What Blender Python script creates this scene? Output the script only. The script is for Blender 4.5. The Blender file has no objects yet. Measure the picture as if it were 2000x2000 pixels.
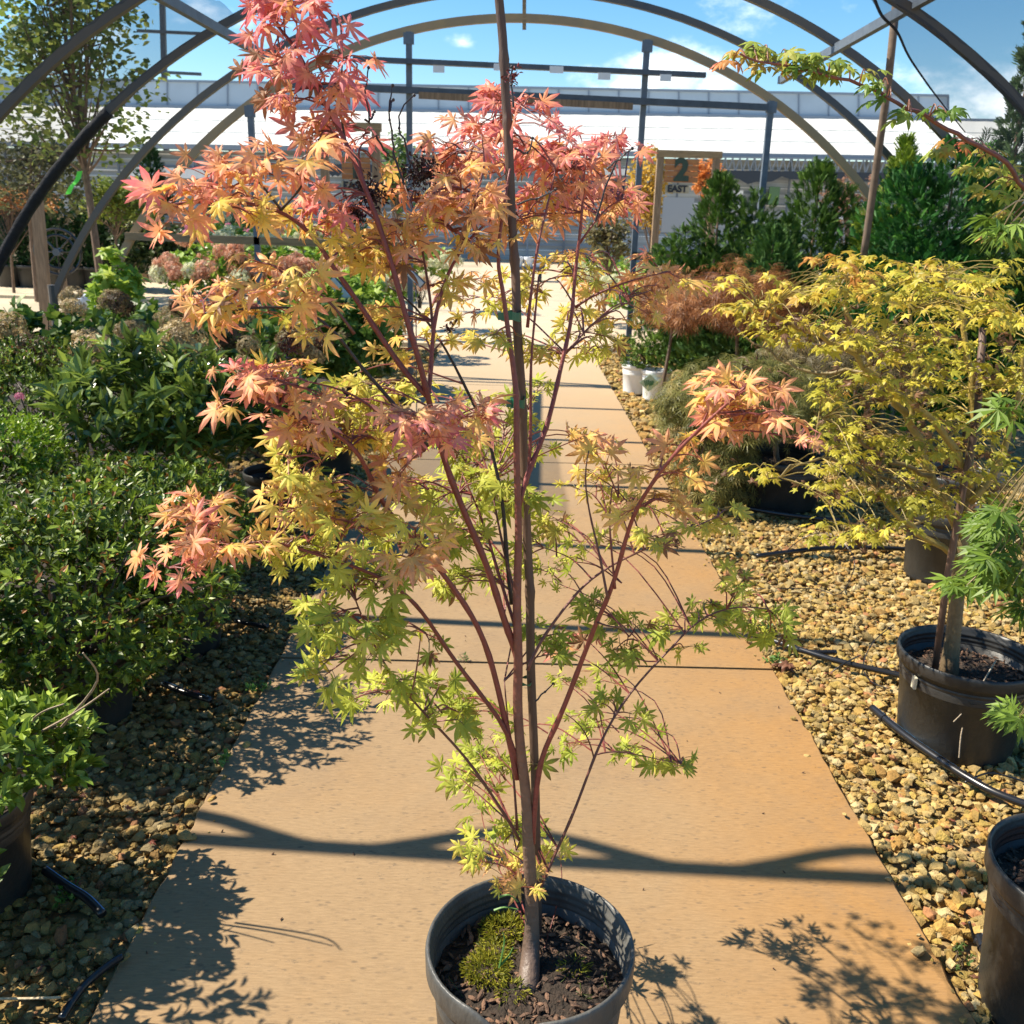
import bpy, math, random
import numpy as np
from mathutils import Vector, Matrix
rng = np.random.default_rng(7); random.seed(7)
sc = bpy.context.scene
PI = math.pi
# ------------------------------------------------------------------ camera
F = 1850.; ROLL = .028; PITCH = math.radians(17.5); YAW = math.radians(.5); CH = 1.65
def _rx(a): c, s = math.cos(a), math.sin(a); return np.array([[1, 0, 0], [0, c, -s], [0, s, c]])
def _rz(a): c, s = math.cos(a), math.sin(a); return np.array([[c, -s, 0], [s, c, 0], [0, 0, 1]])
CM = _rz(-YAW) @ _rx(PI/2-PITCH) @ _rz(ROLL)
def ray(px, py): return CM @ np.array([(px-1000)/F, -(py-1000)/F, -1.])
def at(px, py, Y):                      # survey: photo pixel (2000 px) at distance Y -> point
    d = ray(px, py); return np.array([0, 0, CH]) + d*(Y/d[1])
def pj(p):
    v = CM.T @ (np.asarray(p, float)-[0, 0, CH]); return 1000+F*v[0]/-v[2], 1000-F*v[1]/-v[2]
def gr(px, py, h=0.):                   # survey: photo pixel on a level at height h
    d = ray(px, py); return np.array([0, 0, CH]) + d*((h-CH)/d[2])
cam_d = bpy.data.cameras.new('camera'); cam = bpy.data.objects.new('camera', cam_d)
sc.collection.objects.link(cam); sc.camera = cam
m4 = Matrix.Identity(4)
for i in range(3):
    for j in range(3): m4[i][j] = CM[i, j]
m4[2][3] = CH
cam.matrix_world = m4
cam_d.sensor_fit = 'HORIZONTAL'; cam_d.sensor_width = 36; cam_d.lens = F/2000*36
cam_d.clip_start = .05; cam_d.clip_end = 3000
cam_d.dof.use_dof = True; cam_d.dof.focus_distance = 1.75; cam_d.dof.aperture_fstop = 12
# ------------------------------------------------------------------ light
SUN_EL = math.radians(51); SUN_AZ = math.radians(278)      # from the left (-x)
TOS = Vector((-math.cos(SUN_EL), .11, math.sin(SUN_EL))).normalized()
sl = bpy.data.lights.new('sun', 'SUN'); so = bpy.data.objects.new('sun', sl); sc.collection.objects.link(so)
sl.energy = 5.0; sl.angle = math.radians(.5); sl.color = (1, .91, .76)
so.rotation_euler = TOS.to_track_quat('Z', 'Y').to_euler(); so.location = (-8, 0, 12)
w = bpy.data.worlds.new('World'); sc.world = w; w.use_nodes = True
sc.view_settings.view_transform = 'Standard'; sc.view_settings.look = 'None'
sc.view_settings.exposure = 1.02; sc.view_settings.gamma = 1
sc.render.film_transparent = False
cy = sc.cycles; cy.use_denoising = True; cy.max_bounces = 7; cy.transparent_max_bounces = 12
cy.diffuse_bounces = 3; cy.transmission_bounces = 5; cy.glossy_bounces = 2; cy.sample_clamp_indirect = 6
def N(nt, t, **k):
    n = nt.nodes.new(t)
    for a, b in k.items():
        if a.startswith('i_'): n.inputs[a[2:].replace('_', ' ')].default_value = b
        else: setattr(n, a, b)
    return n
def build_world():
    nt = w.node_tree; nt.nodes.clear(); L = nt.links.new
    out = N(nt, 'ShaderNodeOutputWorld'); bg = N(nt, 'ShaderNodeBackground'); bg.inputs[1].default_value = .078
    sky = N(nt, 'ShaderNodeTexSky', sky_type='NISHITA', sun_disc=False)
    sky.sun_elevation = SUN_EL; sky.sun_rotation = SUN_AZ; sky.air_density = 1.0; sky.dust_density = .25; sky.ozone_density = 2.5
    tc = N(nt, 'ShaderNodeTexCoord')
    nz = N(nt, 'ShaderNodeTexNoise'); nz.inputs['Scale'].default_value = 9; nz.inputs['Detail'].default_value = 9; nz.inputs['Roughness'].default_value = .62
    mp = N(nt, 'ShaderNodeMapping'); mp.inputs['Scale'].default_value = (1, 1, 1.9)
    L(tc.outputs['Generated'], mp.inputs[0]); L(mp.outputs[0], nz.inputs['Vector'])
    acc = None
    # clouds: direction, angular radius, strength
    cl = [((1295, 150), .075, 1.0), ((1240, 165), .05, .9), ((1380, 168), .05, .8), ((905, 84), .028, .55), ((1500, 12), .075, .75), ((470, 30), .085, .7),
          ((540, 170), .06, .6), ((1960, 200), .12, .9), ((1890, 262), .08, .8), ((60, 110), .10, .5), ((200, 60), .09, .4), ((720, 165), .04, .4), ((1560, -60), .12, .6), ((350, -120), .2, .6), ((1150, 30), .05, .25)]
    for (px, py), r, s in cl:
        d = Vector(ray(px, py)).normalized()
        sub = N(nt, 'ShaderNodeVectorMath', operation='SUBTRACT'); sub.inputs[1].default_value = d; L(tc.outputs['Generated'], sub.inputs[0])
        sc_ = N(nt, 'ShaderNodeVectorMath', operation='MULTIPLY'); sc_.inputs[1].default_value = (1, 1, 2.1); L(sub.outputs[0], sc_.inputs[0])
        ln = N(nt, 'ShaderNodeVectorMath', operation='LENGTH'); L(sc_.outputs[0], ln.inputs[0])
        mr = N(nt, 'ShaderNodeMapRange'); mr.inputs['From Min'].default_value = 0; mr.inputs['From Max'].default_value = r*1.5
        mr.inputs['To Min'].default_value = s; mr.inputs['To Max'].default_value = 0; L(ln.outputs['Value'], mr.inputs[0])
        if acc is None: acc = mr.outputs[0]
        else:
            mx = N(nt, 'ShaderNodeMath', operation='MAXIMUM'); L(acc, mx.inputs[0]); L(mr.outputs[0], mx.inputs[1]); acc = mx.outputs[0]
    ad = N(nt, 'ShaderNodeMath', operation='MULTIPLY_ADD'); L(nz.outputs['Fac'], ad.inputs[0]); ad.inputs[1].default_value = 1.7; ad.inputs[2].default_value = -1.02
    s2 = N(nt, 'ShaderNodeMath', operation='ADD'); L(ad.outputs[0], s2.inputs[0]); L(acc, s2.inputs[1])
    rp = N(nt, 'ShaderNodeMapRange', interpolation_type='SMOOTHSTEP'); rp.inputs['From Min'].default_value = .22; rp.inputs['From Max'].default_value = .85
    L(s2.outputs[0], rp.inputs[0])
    mix = N(nt, 'ShaderNodeMix', data_type='RGBA'); L(rp.outputs[0], mix.inputs[0]); 
    hs = N(nt, 'ShaderNodeHueSaturation'); hs.inputs['Saturation'].default_value = 1.34; hs.inputs['Value'].default_value = 1.2; hs.inputs['Hue'].default_value = .495
    L(sky.outputs[0], hs.inputs['Color']); L(hs.outputs[0], mix.inputs[6]); mix.inputs[7].default_value = (14, 14.2, 14.5, 1)
    L(mix.outputs[2], bg.inputs[0]); L(bg.outputs[0], out.inputs[0])
build_world()
# ------------------------------------------------------------------ helpers
def mat(name, col=(.5, .5, .5), rough=.7, noise=0, nscale=8, bump=0, bscale=40, metal=0, spec=.5, attr=False, trans=0, dark=None, coord='Object', stretch=(1, 1, 1), alpha=None, sheen=0):
    m = bpy.data.materials.new(name); m.use_nodes = True; nt = m.node_tree; L = nt.links.new
    b = nt.nodes['Principled BSDF']; out = nt.nodes['Material Output']
    b.inputs['Roughness'].default_value = rough; b.inputs['Metallic'].default_value = metal
    b.inputs['Specular IOR Level'].default_value = spec
    tc = N(nt, 'ShaderNodeTexCoord'); mp = N(nt, 'ShaderNodeMapping'); mp.inputs['Scale'].default_value = stretch
    L(tc.outputs[coord], mp.inputs[0])
    if attr:
        a = N(nt, 'ShaderNodeVertexColor', layer_name='Col'); csrc = a.outputs[0]
    else:
        a = N(nt, 'ShaderNodeRGB'); a.outputs[0].default_value = (*col, 1); csrc = a.outputs[0]
    if noise or dark:
        nz = N(nt, 'ShaderNodeTexNoise'); nz.inputs['Scale'].default_value = nscale; nz.inputs['Detail'].default_value = 7; nz.inputs['Roughness'].default_value = .6
        L(mp.outputs[0], nz.inputs['Vector'])
        mr = N(nt, 'ShaderNodeMapRange'); mr.inputs['From Min'].default_value = .3; mr.inputs['From Max'].default_value = .7
        mx = N(nt, 'ShaderNodeMix', data_type='RGBA'); L(nz.outputs['Fac'], mr.inputs[0]); L(csrc, mx.inputs[6])
        if dark:
            mx.inputs[7].default_value = (*dark, 1); mr.inputs['To Max'].default_value = noise or 1.; L(mr.outputs[0], mx.inputs[0])
        else:
            mx.blend_type = 'MULTIPLY'; mx.inputs[0].default_value = 1
            g = N(nt, 'ShaderNodeMapRange'); g.inputs['From Min'].default_value = .3; g.inputs['From Max'].default_value = .7; g.inputs['To Min'].default_value = 1-noise; g.inputs['To Max'].default_value = 1+noise*.4
            L(nz.outputs['Fac'], g.inputs[0]); L(g.outputs[0], mx.inputs[7])
        csrc = mx.outputs[2]
    L(csrc, b.inputs['Base Color'])
    if bump:
        n2 = N(nt, 'ShaderNodeTexNoise'); n2.inputs['Scale'].default_value = bscale; n2.inputs['Detail'].default_value = 5; L(mp.outputs[0], n2.inputs['Vector'])
        bp = N(nt, 'ShaderNodeBump'); bp.inputs['Strength'].default_value = min(1, bump); bp.inputs['Distance'].default_value = .01*max(1, bump); L(n2.outputs['Fac'], bp.inputs['Height']); L(bp.outputs[0], b.inputs['Normal'])
    sh = b.outputs[0]
    if trans:
        t = N(nt, 'ShaderNodeBsdfTranslucent'); L(csrc, t.inputs[0]); ms = N(nt, 'ShaderNodeMixShader'); ms.inputs[0].default_value = trans
        L(sh, ms.inputs[1]); L(t.outputs[0], ms.inputs[2]); sh = ms.outputs[0]
    if alpha is not None:
        t = N(nt, 'ShaderNodeBsdfTransparent'); ms = N(nt, 'ShaderNodeMixShader'); ms.inputs[0].default_value = alpha
        L(t.outputs[0], ms.inputs[1]); L(sh, ms.inputs[2]); sh = ms.outputs[0]
    L(sh, out.inputs[0])
    return m
class MB:
    def __init__(s): s.V = []; s.L = []; s.S = []; s.M = []; s.C = []; s.n = 0
    def add(s, V, faces, col=None, mi=0):
        V = np.asarray(V, float).reshape(-1, 3)
        s.V.append(V); c = np.ones((len(V), 3)) if col is None else np.broadcast_to(np.asarray(col, float), (len(V), 3)); s.C.append(c)
        for f in faces: s.L.append(np.asarray(f)+s.n); s.S.append(len(f)); s.M.append(mi)
        s.n += len(V)
    def inst(s, TV, TF, pos, R, scl, col, mi=0):            # many copies of a template; col (n,3) or (n,k,3)
        pos = np.asarray(pos, float); n, k = len(pos), TV.shape[-2]
        if n == 0: return
        scl = np.asarray(scl, float)
        if scl.ndim == 1: scl = scl[:, None, None]
        else: scl = scl[:, None, :]
        tv = np.broadcast_to(TV, (n, k, 3))*scl
        V = np.einsum('nij,nkj->nki', R, tv)+pos[:, None]
        col = np.asarray(col, float)
        if col.ndim == 1: col = np.broadcast_to(col, (n, k, 3))
        elif col.ndim == 2: col = np.repeat(col[:, None], k, 1)
        s.V.append(V.reshape(-1, 3)); s.C.append(col.reshape(-1, 3))
        tl = np.concatenate([np.asarray(f) for f in TF]); ts = [len(f) for f in TF]
        s.L.append((tl[None]+(np.arange(n)*k)[:, None]+s.n).ravel()); s.S.append(np.tile(ts, n)); s.M.append(np.full(len(ts)*n, mi)); s.n += n*k
    def tube(s, P, r, sides=6, col=None, mi=0, cap=True):
        P = np.asarray(P, float); n = len(P); r = np.broadcast_to(np.asarray(r, float), (n,))
        T = np.gradient(P, axis=0); T /= np.linalg.norm(T, axis=1)[:, None]+1e-9
        up = np.array([.13, .31, .94]) if abs(T[0][2]) < .9 else np.array([1., .1, .05])
        V = []
        for i in range(n):
            a = np.cross(T[i], up); a /= np.linalg.norm(a)+1e-9; b = np.cross(T[i], a); up = np.cross(a, T[i])
            th = np.arange(sides)*2*PI/sides
            V.append(P[i]+r[i]*(np.cos(th)[:, None]*a+np.sin(th)[:, None]*b))
        Fc = [(i*sides+j, i*sides+(j+1) % sides, (i+1)*sides+(j+1) % sides, (i+1)*sides+j) for i in range(n-1) for j in range(sides)]
        if cap: Fc += [tuple(range(sides))[::-1], tuple((n-1)*sides+j for j in range(sides))]
        s.add(np.concatenate(V), Fc, col, mi)
    def merge(s, o, mi=0):
        for x in o.L: s.L.append(np.asarray(x)+s.n)
        s.V += o.V; s.C += o.C; s.S += o.S; s.M += [np.full(np.size(x), mi) for x in o.M]; s.n += o.n; return s
    def box(s, lo, hi, col=None, mi=0, R=None, o=(0, 0, 0)):
        x0, y0, z0 = lo; x1, y1, z1 = hi
        V = np.array([(x0, y0, z0), (x1, y0, z0), (x1, y1, z0), (x0, y1, z0), (x0, y0, z1), (x1, y0, z1), (x1, y1, z1), (x0, y1, z1)], float)
        if R is not None: V = V@np.asarray(R).T
        s.add(V+np.asarray(o), [(0, 3, 2, 1), (4, 5, 6, 7), (0, 1, 5, 4), (1, 2, 6, 5), (2, 3, 7, 6), (3, 0, 4, 7)], col, mi)
    def bar(s, a, b, wd, th, col=None, mi=0):               # rectangular bar a->b
        a, b = np.asarray(a, float), np.asarray(b, float); d = b-a; L_ = np.linalg.norm(d); d /= L_
        u = np.cross(d, (0, 1, 0) if abs(d[1]) < .9 else (0, 0, 1)); u /= np.linalg.norm(u); v = np.cross(d, u)
        R = np.stack([u, v, d], 1); s.box((-wd/2, -th/2, 0), (wd/2, th/2, L_), col, mi, R, a)
    def lathe(s, prof, seg=40, col=None, mi=0, fn=None):
        V = []
        for (r, z) in prof:
            for k in range(seg):
                t = 2*PI*k/seg; p = [r*math.cos(t), r*math.sin(t), z]
                V.append(fn(p, t) if fn else p)
        Fc = [(i*seg+k, i*seg+(k+1) % seg, (i+1)*seg+(k+1) % seg, (i+1)*seg+k) for i in range(len(prof)-1) for k in range(seg)]
        s.add(V, Fc, col, mi)
    def build(s, name, mats, parent=None, smooth=False, loc=None):
        me = bpy.data.meshes.new(name)
        V = np.concatenate(s.V) if s.V else np.zeros((0, 3))
        Lp = np.concatenate([np.atleast_1d(x).ravel() for x in s.L]).astype(np.int32)
        S = np.concatenate([np.atleast_1d(x) for x in s.S]).astype(np.int32); Mi = np.concatenate([np.atleast_1d(x) for x in s.M]).astype(np.int32)
        me.vertices.add(len(V)); me.loops.add(len(Lp)); me.polygons.add(len(S))
        me.vertices.foreach_set('co', V.astype(np.float32).ravel()); me.loops.foreach_set('vertex_index', Lp)
        st = np.zeros(len(S), np.int32); st[1:] = np.cumsum(S)[:-1]
        me.polygons.foreach_set('loop_start', st); me.polygons.foreach_set('loop_total', S)
        me.polygons.foreach_set('material_index', Mi); me.polygons.foreach_set('use_smooth', np.full(len(S), smooth))
        C = np.concatenate(s.C); ca = me.color_attributes.new('Col', 'FLOAT_COLOR', 'POINT')
        ca.data.foreach_set('color', np.concatenate([C, np.ones((len(C), 1))], 1).astype(np.float32).ravel())
        me.update(calc_edges=True); me.validate()
        for m in (mats if isinstance(mats, (list, tuple)) else [mats]): me.materials.append(m)
        o = bpy.data.objects.new(name, me); sc.collection.objects.link(o)
        if parent is not None: o.parent = parent; o.matrix_parent_inverse = Matrix.Translation(-parent.location)
        return o
def tag(o, label, cat, group=None):
    o['label'] = label; o['category'] = cat
    if group: o['group'] = group
    return o
def thing(name, label, cat, loc=(0, 0, 0), group=None):     # Empty at the base; parts are given in world coordinates
    o = bpy.data.objects.new(name, None); sc.collection.objects.link(o); o.location = loc; o.empty_display_size = .1
    return tag(o, label, cat, group)
def struct(o): o['kind'] = 'structure'; return o
def stuff(o): o['kind'] = 'stuff'; return o
def nrm(v): v = np.asarray(v, float); return v/(np.linalg.norm(v, axis=-1, keepdims=True)+1e-9)
def frames(f, n):
    y = nrm(f); x = nrm(np.cross(y, n)); z = np.cross(x, y); return np.stack([x, y, z], -1)
def rdir(n): return nrm(rng.normal(size=(n, 3)))
def lerp(a, b, t): a, b, t = np.asarray(a), np.asarray(b), np.asarray(t)[..., None]; return a+(b-a)*t
def ramp(stops, t):
    t = np.clip(t, stops[0][0], stops[-1][0]); xs = [s[0] for s in stops]
    return np.stack([np.interp(t, xs, [s[1][k] for s in stops]) for k in range(3)], -1)
def smooth_line(P, n=3, jit=0.):
    P = [np.asarray(p, float) for p in P]; out = []
    for i in range(len(P)-1):
        p0 = P[max(i-1, 0)]; p1 = P[i]; p2 = P[i+1]; p3 = P[min(i+2, len(P)-1)]
        for k in range(n):
            t = k/n; out.append(.5*((2*p1)+(-p0+p2)*t+(2*p0-5*p1+4*p2-p3)*t*t+(-p0+3*p1-3*p2+p3)*t**3))
    out.append(P[-1]); out = np.array(out)
    if jit: out[1:-1] += rng.normal(size=out[1:-1].shape)*jit
    return out
# ------------------------------------------------------------------ leaf templates (base at origin, tip +Y, normal +Z)
def palmate(lobes=7, spread=128, lens=(1, .93, .74, .42), wid=.15, sinus=.34, droop=.3, fold=.05, serr=True, seed=0):
    r = random.Random(seed); h = lobes//2; ang = [i*spread/h for i in range(-h, h+1)]; V = [(0, 0, 0)]; Fc = []; rr = [0.]
    def P(rad, a, z):
        x, y = rad*math.sin(math.radians(a)), rad*math.cos(math.radians(a)); return (x, y, z-droop*rad*rad)
    def addv(p, q): V.append(p); rr.append(q); return len(V)-1
    sn = []
    for i in range(lobes+1):
        a = ang[0]-24 if i == 0 else ang[-1]+24 if i == lobes else (ang[i-1]+ang[i])/2
        l = lens[min(abs(i-h), h)] if i in (0, lobes) else min(lens[abs(i-1-h)], lens[abs(i-h)])
        q = sinus*l*(1 if 0 < i < lobes else .5); sn.append(addv(P(q, a, -fold*.6), q))
    for i in range(lobes):
        l = lens[abs(i-h)]*r.uniform(.93, 1.07); a = ang[i]+r.uniform(-4, 4); wd = wid*l; tz = r.uniform(-.10, .06)*l
        dm = math.degrees(wd/(.58*l)); tip = addv(P(l, a, tz), l)
        wl = addv(P(.56*l, a-dm, -fold*.5+tz*.3), .56*l); wr = addv(P(.56*l, a+dm, -fold*.5+tz*.3), .56*l); mid = addv(P(.55*l, a, fold*.35+tz*.3), .55*l)
        tl = addv(P(.80*l, a-dm*.42, tz*.6), .8*l); tr = addv(P(.80*l, a+dm*.42, tz*.6), .8*l)
        Fc += [(0, sn[i], wl, mid)[::-1], (0, mid, wr, sn[i+1])[::-1], (mid, wl, tl, tip)[::-1], (mid, tip, tr, wr)[::-1]]
    return np.array(V), Fc, np.array(rr)
ELL = (np.array([(0, 0, 0), (-.17, .3, .05), (-.2, .62, .05), (0, 1, -.06), (.2, .62, .05), (.17, .3, .05), (0, .45, -.02)]), [(0, 6, 2, 1)[::-1], (6, 3, 2)[::-1], (0, 5, 4, 6)[::-1], (6, 4, 3)[::-1]])
WIDE = (ELL[0]*np.array([1.9, 1, 1.2]), ELL[1])
NARROW = (np.array([(0, 0, 0), (-.10, .25, .02), (-.125, .62, .0), (0, 1, -.10), (.125, .62, .0), (.10, .25, .02), (0, .45, -.035)]), ELL[1])
def strips(n=7, spread=150, wd=.05, droop=.5, seed=0):
    r = random.Random(seed); V = []; Fc = []
    for i in range(n):
        a = math.radians(-spread/2+spread*i/(n-1)+r.uniform(-6, 6)); l = 1-.25*abs(i-(n-1)/2)/((n-1)/2); k = len(V)
        d = np.array([math.sin(a), math.cos(a)]); q = np.array([-d[1], d[0]])*wd
        z = r.uniform(-.1, .1)
        V += [(0, 0, 0), (*(d*l*.5+q), z-droop*.25*l), (*(d*l), z-droop*l*l), (*(d*l*.5-q), z-droop*.25*l)]; Fc.append((k, k+3, k+2, k+1))
    return np.array(V), Fc
def spray(n=6, seed=0):                    # flat conifer spray: a rib with short side shoots
    r = random.Random(seed); V = []; Fc = []
    def leafq(b, d, l, wd):
        k = len(V); q = np.array([-d[1], d[0]])*wd
        V.extend([(*b, 0), (*(b+d*l*.55+q), .03), (*(b+d*l), -.06), (*(b+d*l*.55-q), -.03)]); Fc.append((k, k+3, k+2, k+1))
    leafq(np.array([0, 0.]), np.array([0, 1.]), 1, .05)
    for i in range(n):
        y = .1+.75*i/n
        for sgn in (-1, 1):
            a = math.radians(sgn*(38+r.uniform(-10, 10))); leafq(np.array([0, y]), np.array([math.sin(a), math.cos(a)]), .55*(1-.5*i/n)*r.uniform(.8, 1.2), .045)
    return np.array(V), Fc
SPR = spray(); LACE = strips(7, 170, .035, .45)
# ------------------------------------------------------------------ materials
M_leaf = mat('leaf_translucent', attr=True, rough=.45, trans=.42, spec=.3, noise=.12, nscale=120)
M_green = mat('leaf_glossy', attr=True, rough=.40, trans=.28, spec=.45, noise=.15, nscale=60)
M_conif = mat('conifer_leaf', attr=True, rough=.6, trans=.2, spec=.3, noise=.2, nscale=20)
M_bark = mat('bark_grey_brown', (.20, .13, .085), .85, noise=.5, nscale=30, bump=.8, bscale=90, stretch=(1, 1, .35))
M_redbark = mat('bark_coral', attr=True, rough=.5, noise=.25, nscale=60, bump=.3, bscale=120)
M_stake = mat('bamboo_cane', (.12, .07, .048), .6, noise=.55, nscale=26, bump=.4, bscale=80, stretch=(1, 1, .12))
M_pot = mat('black_plastic', (.013, .0135, .014), .42, dark=(.065, .062, .055), noise=.6, nscale=5, bump=.15, bscale=60, spec=.45)
M_potw = mat('weathered_plastic', (.028, .029, .03), .45, dark=(.20, .19, .165), noise=.55, nscale=7, bump=.3, bscale=70, stretch=(1, 1, .45))
M_white = mat('white_plastic', (.78, .79, .8), .4, noise=.1)
M_soil = mat('potting_soil', (.02, .014, .009), .95, dark=(.055, .036, .024), noise=.9, nscale=60, bump=1, bscale=120)
M_metal = mat('galvanised_steel', (.13, .16, .20), .5, metal=.2, noise=.25, nscale=12)
M_metald = mat('steel_tube', (.08, .10, .125), .5, metal=.2, noise=.3, nscale=10)
M_wood = mat('weathered_lumber', (.30, .20, .12), .85, noise=.45, nscale=7, bump=.5, bscale=50, stretch=(6, 6, .6))
M_woody = mat('lumber_rail', (.34, .23, .12), .85, noise=.4, nscale=7, bump=.4, bscale=40, stretch=(.6, 6, 6))
M_cloth = mat('shade_mesh', (.02, .03, .06), .8, alpha=.40)
M_cloth2 = mat('shade_mesh_bunched', (.012, .014, .02), .8, noise=.5, nscale=20, bump=1, bscale=30)
M_hose = mat('black_hose', (.012, .012, .014), .28, spec=.6)
M_blue = mat('blue_stripe', (.10, .32, .62), .35)
# ------------------------------------------------------------------ ground, walk
def gravel_mat(name):
    m = mat(name, attr=True, rough=.85, noise=.3, nscale=90, bump=.5, bscale=200, coord='Generated' if False else 'Object'); return m
M_stone = gravel_mat('limestone_chip')
def ground_material():
    m = bpy.data.materials.new('bed_floor'); m.use_nodes = True; nt = m.node_tree; L = nt.links.new; b = nt.nodes['Principled BSDF']; b.inputs['Roughness'].default_value = .95
    tc = N(nt, 'ShaderNodeTexCoord'); v = N(nt, 'ShaderNodeTexVoronoi'); v.inputs['Scale'].default_value = 24; L(tc.outputs['Object'], v.inputs['Vector'])
    r = N(nt, 'ShaderNodeValToRGB'); r.color_ramp.elements[0].color = (.14, .085, .035, 1); r.color_ramp.elements[1].color = (.50, .34, .14, 1)
    L(v.outputs['Color'], r.inputs[0]); L(r.outputs[0], b.inputs['Base Color'])
    bp = N(nt, 'ShaderNodeBump'); bp.inputs['Strength'].default_value = 1; bp.inputs['Distance'].default_value = .02; bp.invert = True
    L(v.outputs['Distance'], bp.inputs['Height']); L(bp.outputs[0], b.inputs['Normal']); return m
def concrete_material(name, c1, c2, c3, speck=.85):
    m = bpy.data.materials.new(name); m.use_nodes = True; nt = m.node_tree; L = nt.links.new; b = nt.nodes['Principled BSDF']; b.inputs['Roughness'].default_value = .8; b.inputs['Specular IOR Level'].default_value = .35
    tc = N(nt, 'ShaderNodeTexCoord')
    def noise(scale, st=(1, 1, 1), det=6, rough=.6):
        mp = N(nt, 'ShaderNodeMapping'); mp.inputs['Scale'].default_value = st; L(tc.outputs['Object'], mp.inputs[0])
        n = N(nt, 'ShaderNodeTexNoise'); n.inputs['Scale'].default_value = scale; n.inputs['Detail'].default_value = det; n.inputs['Roughness'].default_value = rough; L(mp.outputs[0], n.inputs['Vector']); return n.outputs['Fac']
    def mr(s, a, b_, c=0, d=1):
        n = N(nt, 'ShaderNodeMapRange'); L(s, n.inputs[0])
        for i, x in enumerate((a, b_, c, d)): n.inputs[i+1].default_value = x
        return n.outputs[0]
    def mix(f, a, b_, bl='MIX'):
        n = N(nt, 'ShaderNodeMix', data_type='RGBA', blend_type=bl); (L(f, n.inputs[0]) if not isinstance(f, float) else setattr(n.inputs[0], 'default_value', f))
        for k, x in ((6, a), (7, b_)):
            if isinstance(x, tuple): n.inputs[k].default_value = (*x, 1)
            else: L(x, n.inputs[k])
        return n.outputs[2]
    # rusty iron staining spreads from the right-hand edge: a stain in the slab itself
    sx = N(nt, 'ShaderNodeSeparateXYZ'); L(tc.outputs['Object'], sx.inputs[0])
    edge = mr(sx.outputs[0], .15, 1.15)
    blotch = noise(1.6, det=5); ad = N(nt, 'ShaderNodeMath', operation='MULTIPLY_ADD'); L(blotch, ad.inputs[0]); ad.inputs[1].default_value = 1.5; ad.inputs[2].default_value = -.75
    s = N(nt, 'ShaderNodeMath', operation='ADD', use_clamp=True); L(ad.outputs[0], s.inputs[0]); L(edge, s.inputs[1])
    c = mix(s.outputs[0], c1, c2)
    c = mix(mr(noise(3.1, det=8, rough=.7), .45, .75, 0, .55), c, c3)
    broom = noise(190, (.14, 1, 1), 4, .75)
    c = mix(1., c, mix(mr(broom, .35, .65), (.80, .79, .77), (1.05, 1.05, 1.05)), 'MULTIPLY')
    fine = noise(70, (.45, 1, 1), 8, .85); patch = noise(2.3, (1, 1.4, 1), 6, .65)
    sp = N(nt, 'ShaderNodeMath', operation='MULTIPLY'); L(mr(fine, .55, .64), sp.inputs[0]); L(mr(patch, .42, .62, .12, 1), sp.inputs[1])
    sp2 = N(nt, 'ShaderNodeMath', operation='MULTIPLY'); L(sp.outputs[0], sp2.inputs[0]); sp2.inputs[1].default_value = speck
    c = mix(sp2.outputs[0], c, (.10, .075, .05))
    vz = N(nt, 'ShaderNodeTexVoronoi'); vz.inputs['Scale'].default_value = 75; mpv = N(nt, 'ShaderNodeMapping'); mpv.inputs['Scale'].default_value = (.45, 1, 1); L(tc.outputs['Object'], mpv.inputs[0]); L(mpv.outputs[0], vz.inputs['Vector'])
    pit = N(nt, 'ShaderNodeMath', operation='MULTIPLY'); L(mr(vz.outputs['Distance'], .34, .16), pit.inputs[0]); L(mr(noise(7, (1, 2, 1), 6, .75), .44, .60), pit.inputs[1])
    pit2 = N(nt, 'ShaderNodeMath', operation='MULTIPLY'); L(pit.outputs[0], pit2.inputs[0]); pit2.inputs[1].default_value = speck*.62; c = mix(pit2.outputs[0], c, (.09, .065, .045))
    grime = noise(1.1, (1, 1, 1), 8, .72); c = mix(mr(grime, .52, .70, 0, .45), c, (.17, .12, .08))
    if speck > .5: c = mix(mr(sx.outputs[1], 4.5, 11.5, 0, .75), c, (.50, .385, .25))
    L(c, b.inputs['Base Color'])
    bp = N(nt, 'ShaderNodeBump'); bp.inputs['Strength'].default_value = .35; bp.inputs['Distance'].default_value = .004; L(broom, bp.inputs['Height']); L(bp.outputs[0], b.inputs['Normal'])
    return m
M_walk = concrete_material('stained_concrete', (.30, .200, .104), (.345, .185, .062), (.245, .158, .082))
M_walk2 = concrete_material('pale_concrete', (.56, .47, .33), (.54, .42, .28), (.50, .39, .27), .25)
M_far = mat('sandy_yard', (.46, .38, .26), .9, noise=.25, nscale=.6, bump=.3)
g = MB(); g.box((-400, -60, -.5), (400, 900, -.06)); struct(g.build('ground', M_far))
g = MB(); g.box((-5.2, -4, -.058), (5.4, 12.3, -.034)); struct(g.build('gravel_bed', ground_material()))
g = MB(); g.box((-6.5, 1, -.033), (-1.72, 11.5, -.026)); struct(g.build('soil_bed', M_soil))
XL, XR = -.85, 1.055
edges = [-4, .2, 3.30, 6.40, 9.45, 12.5]
g = MB()
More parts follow.
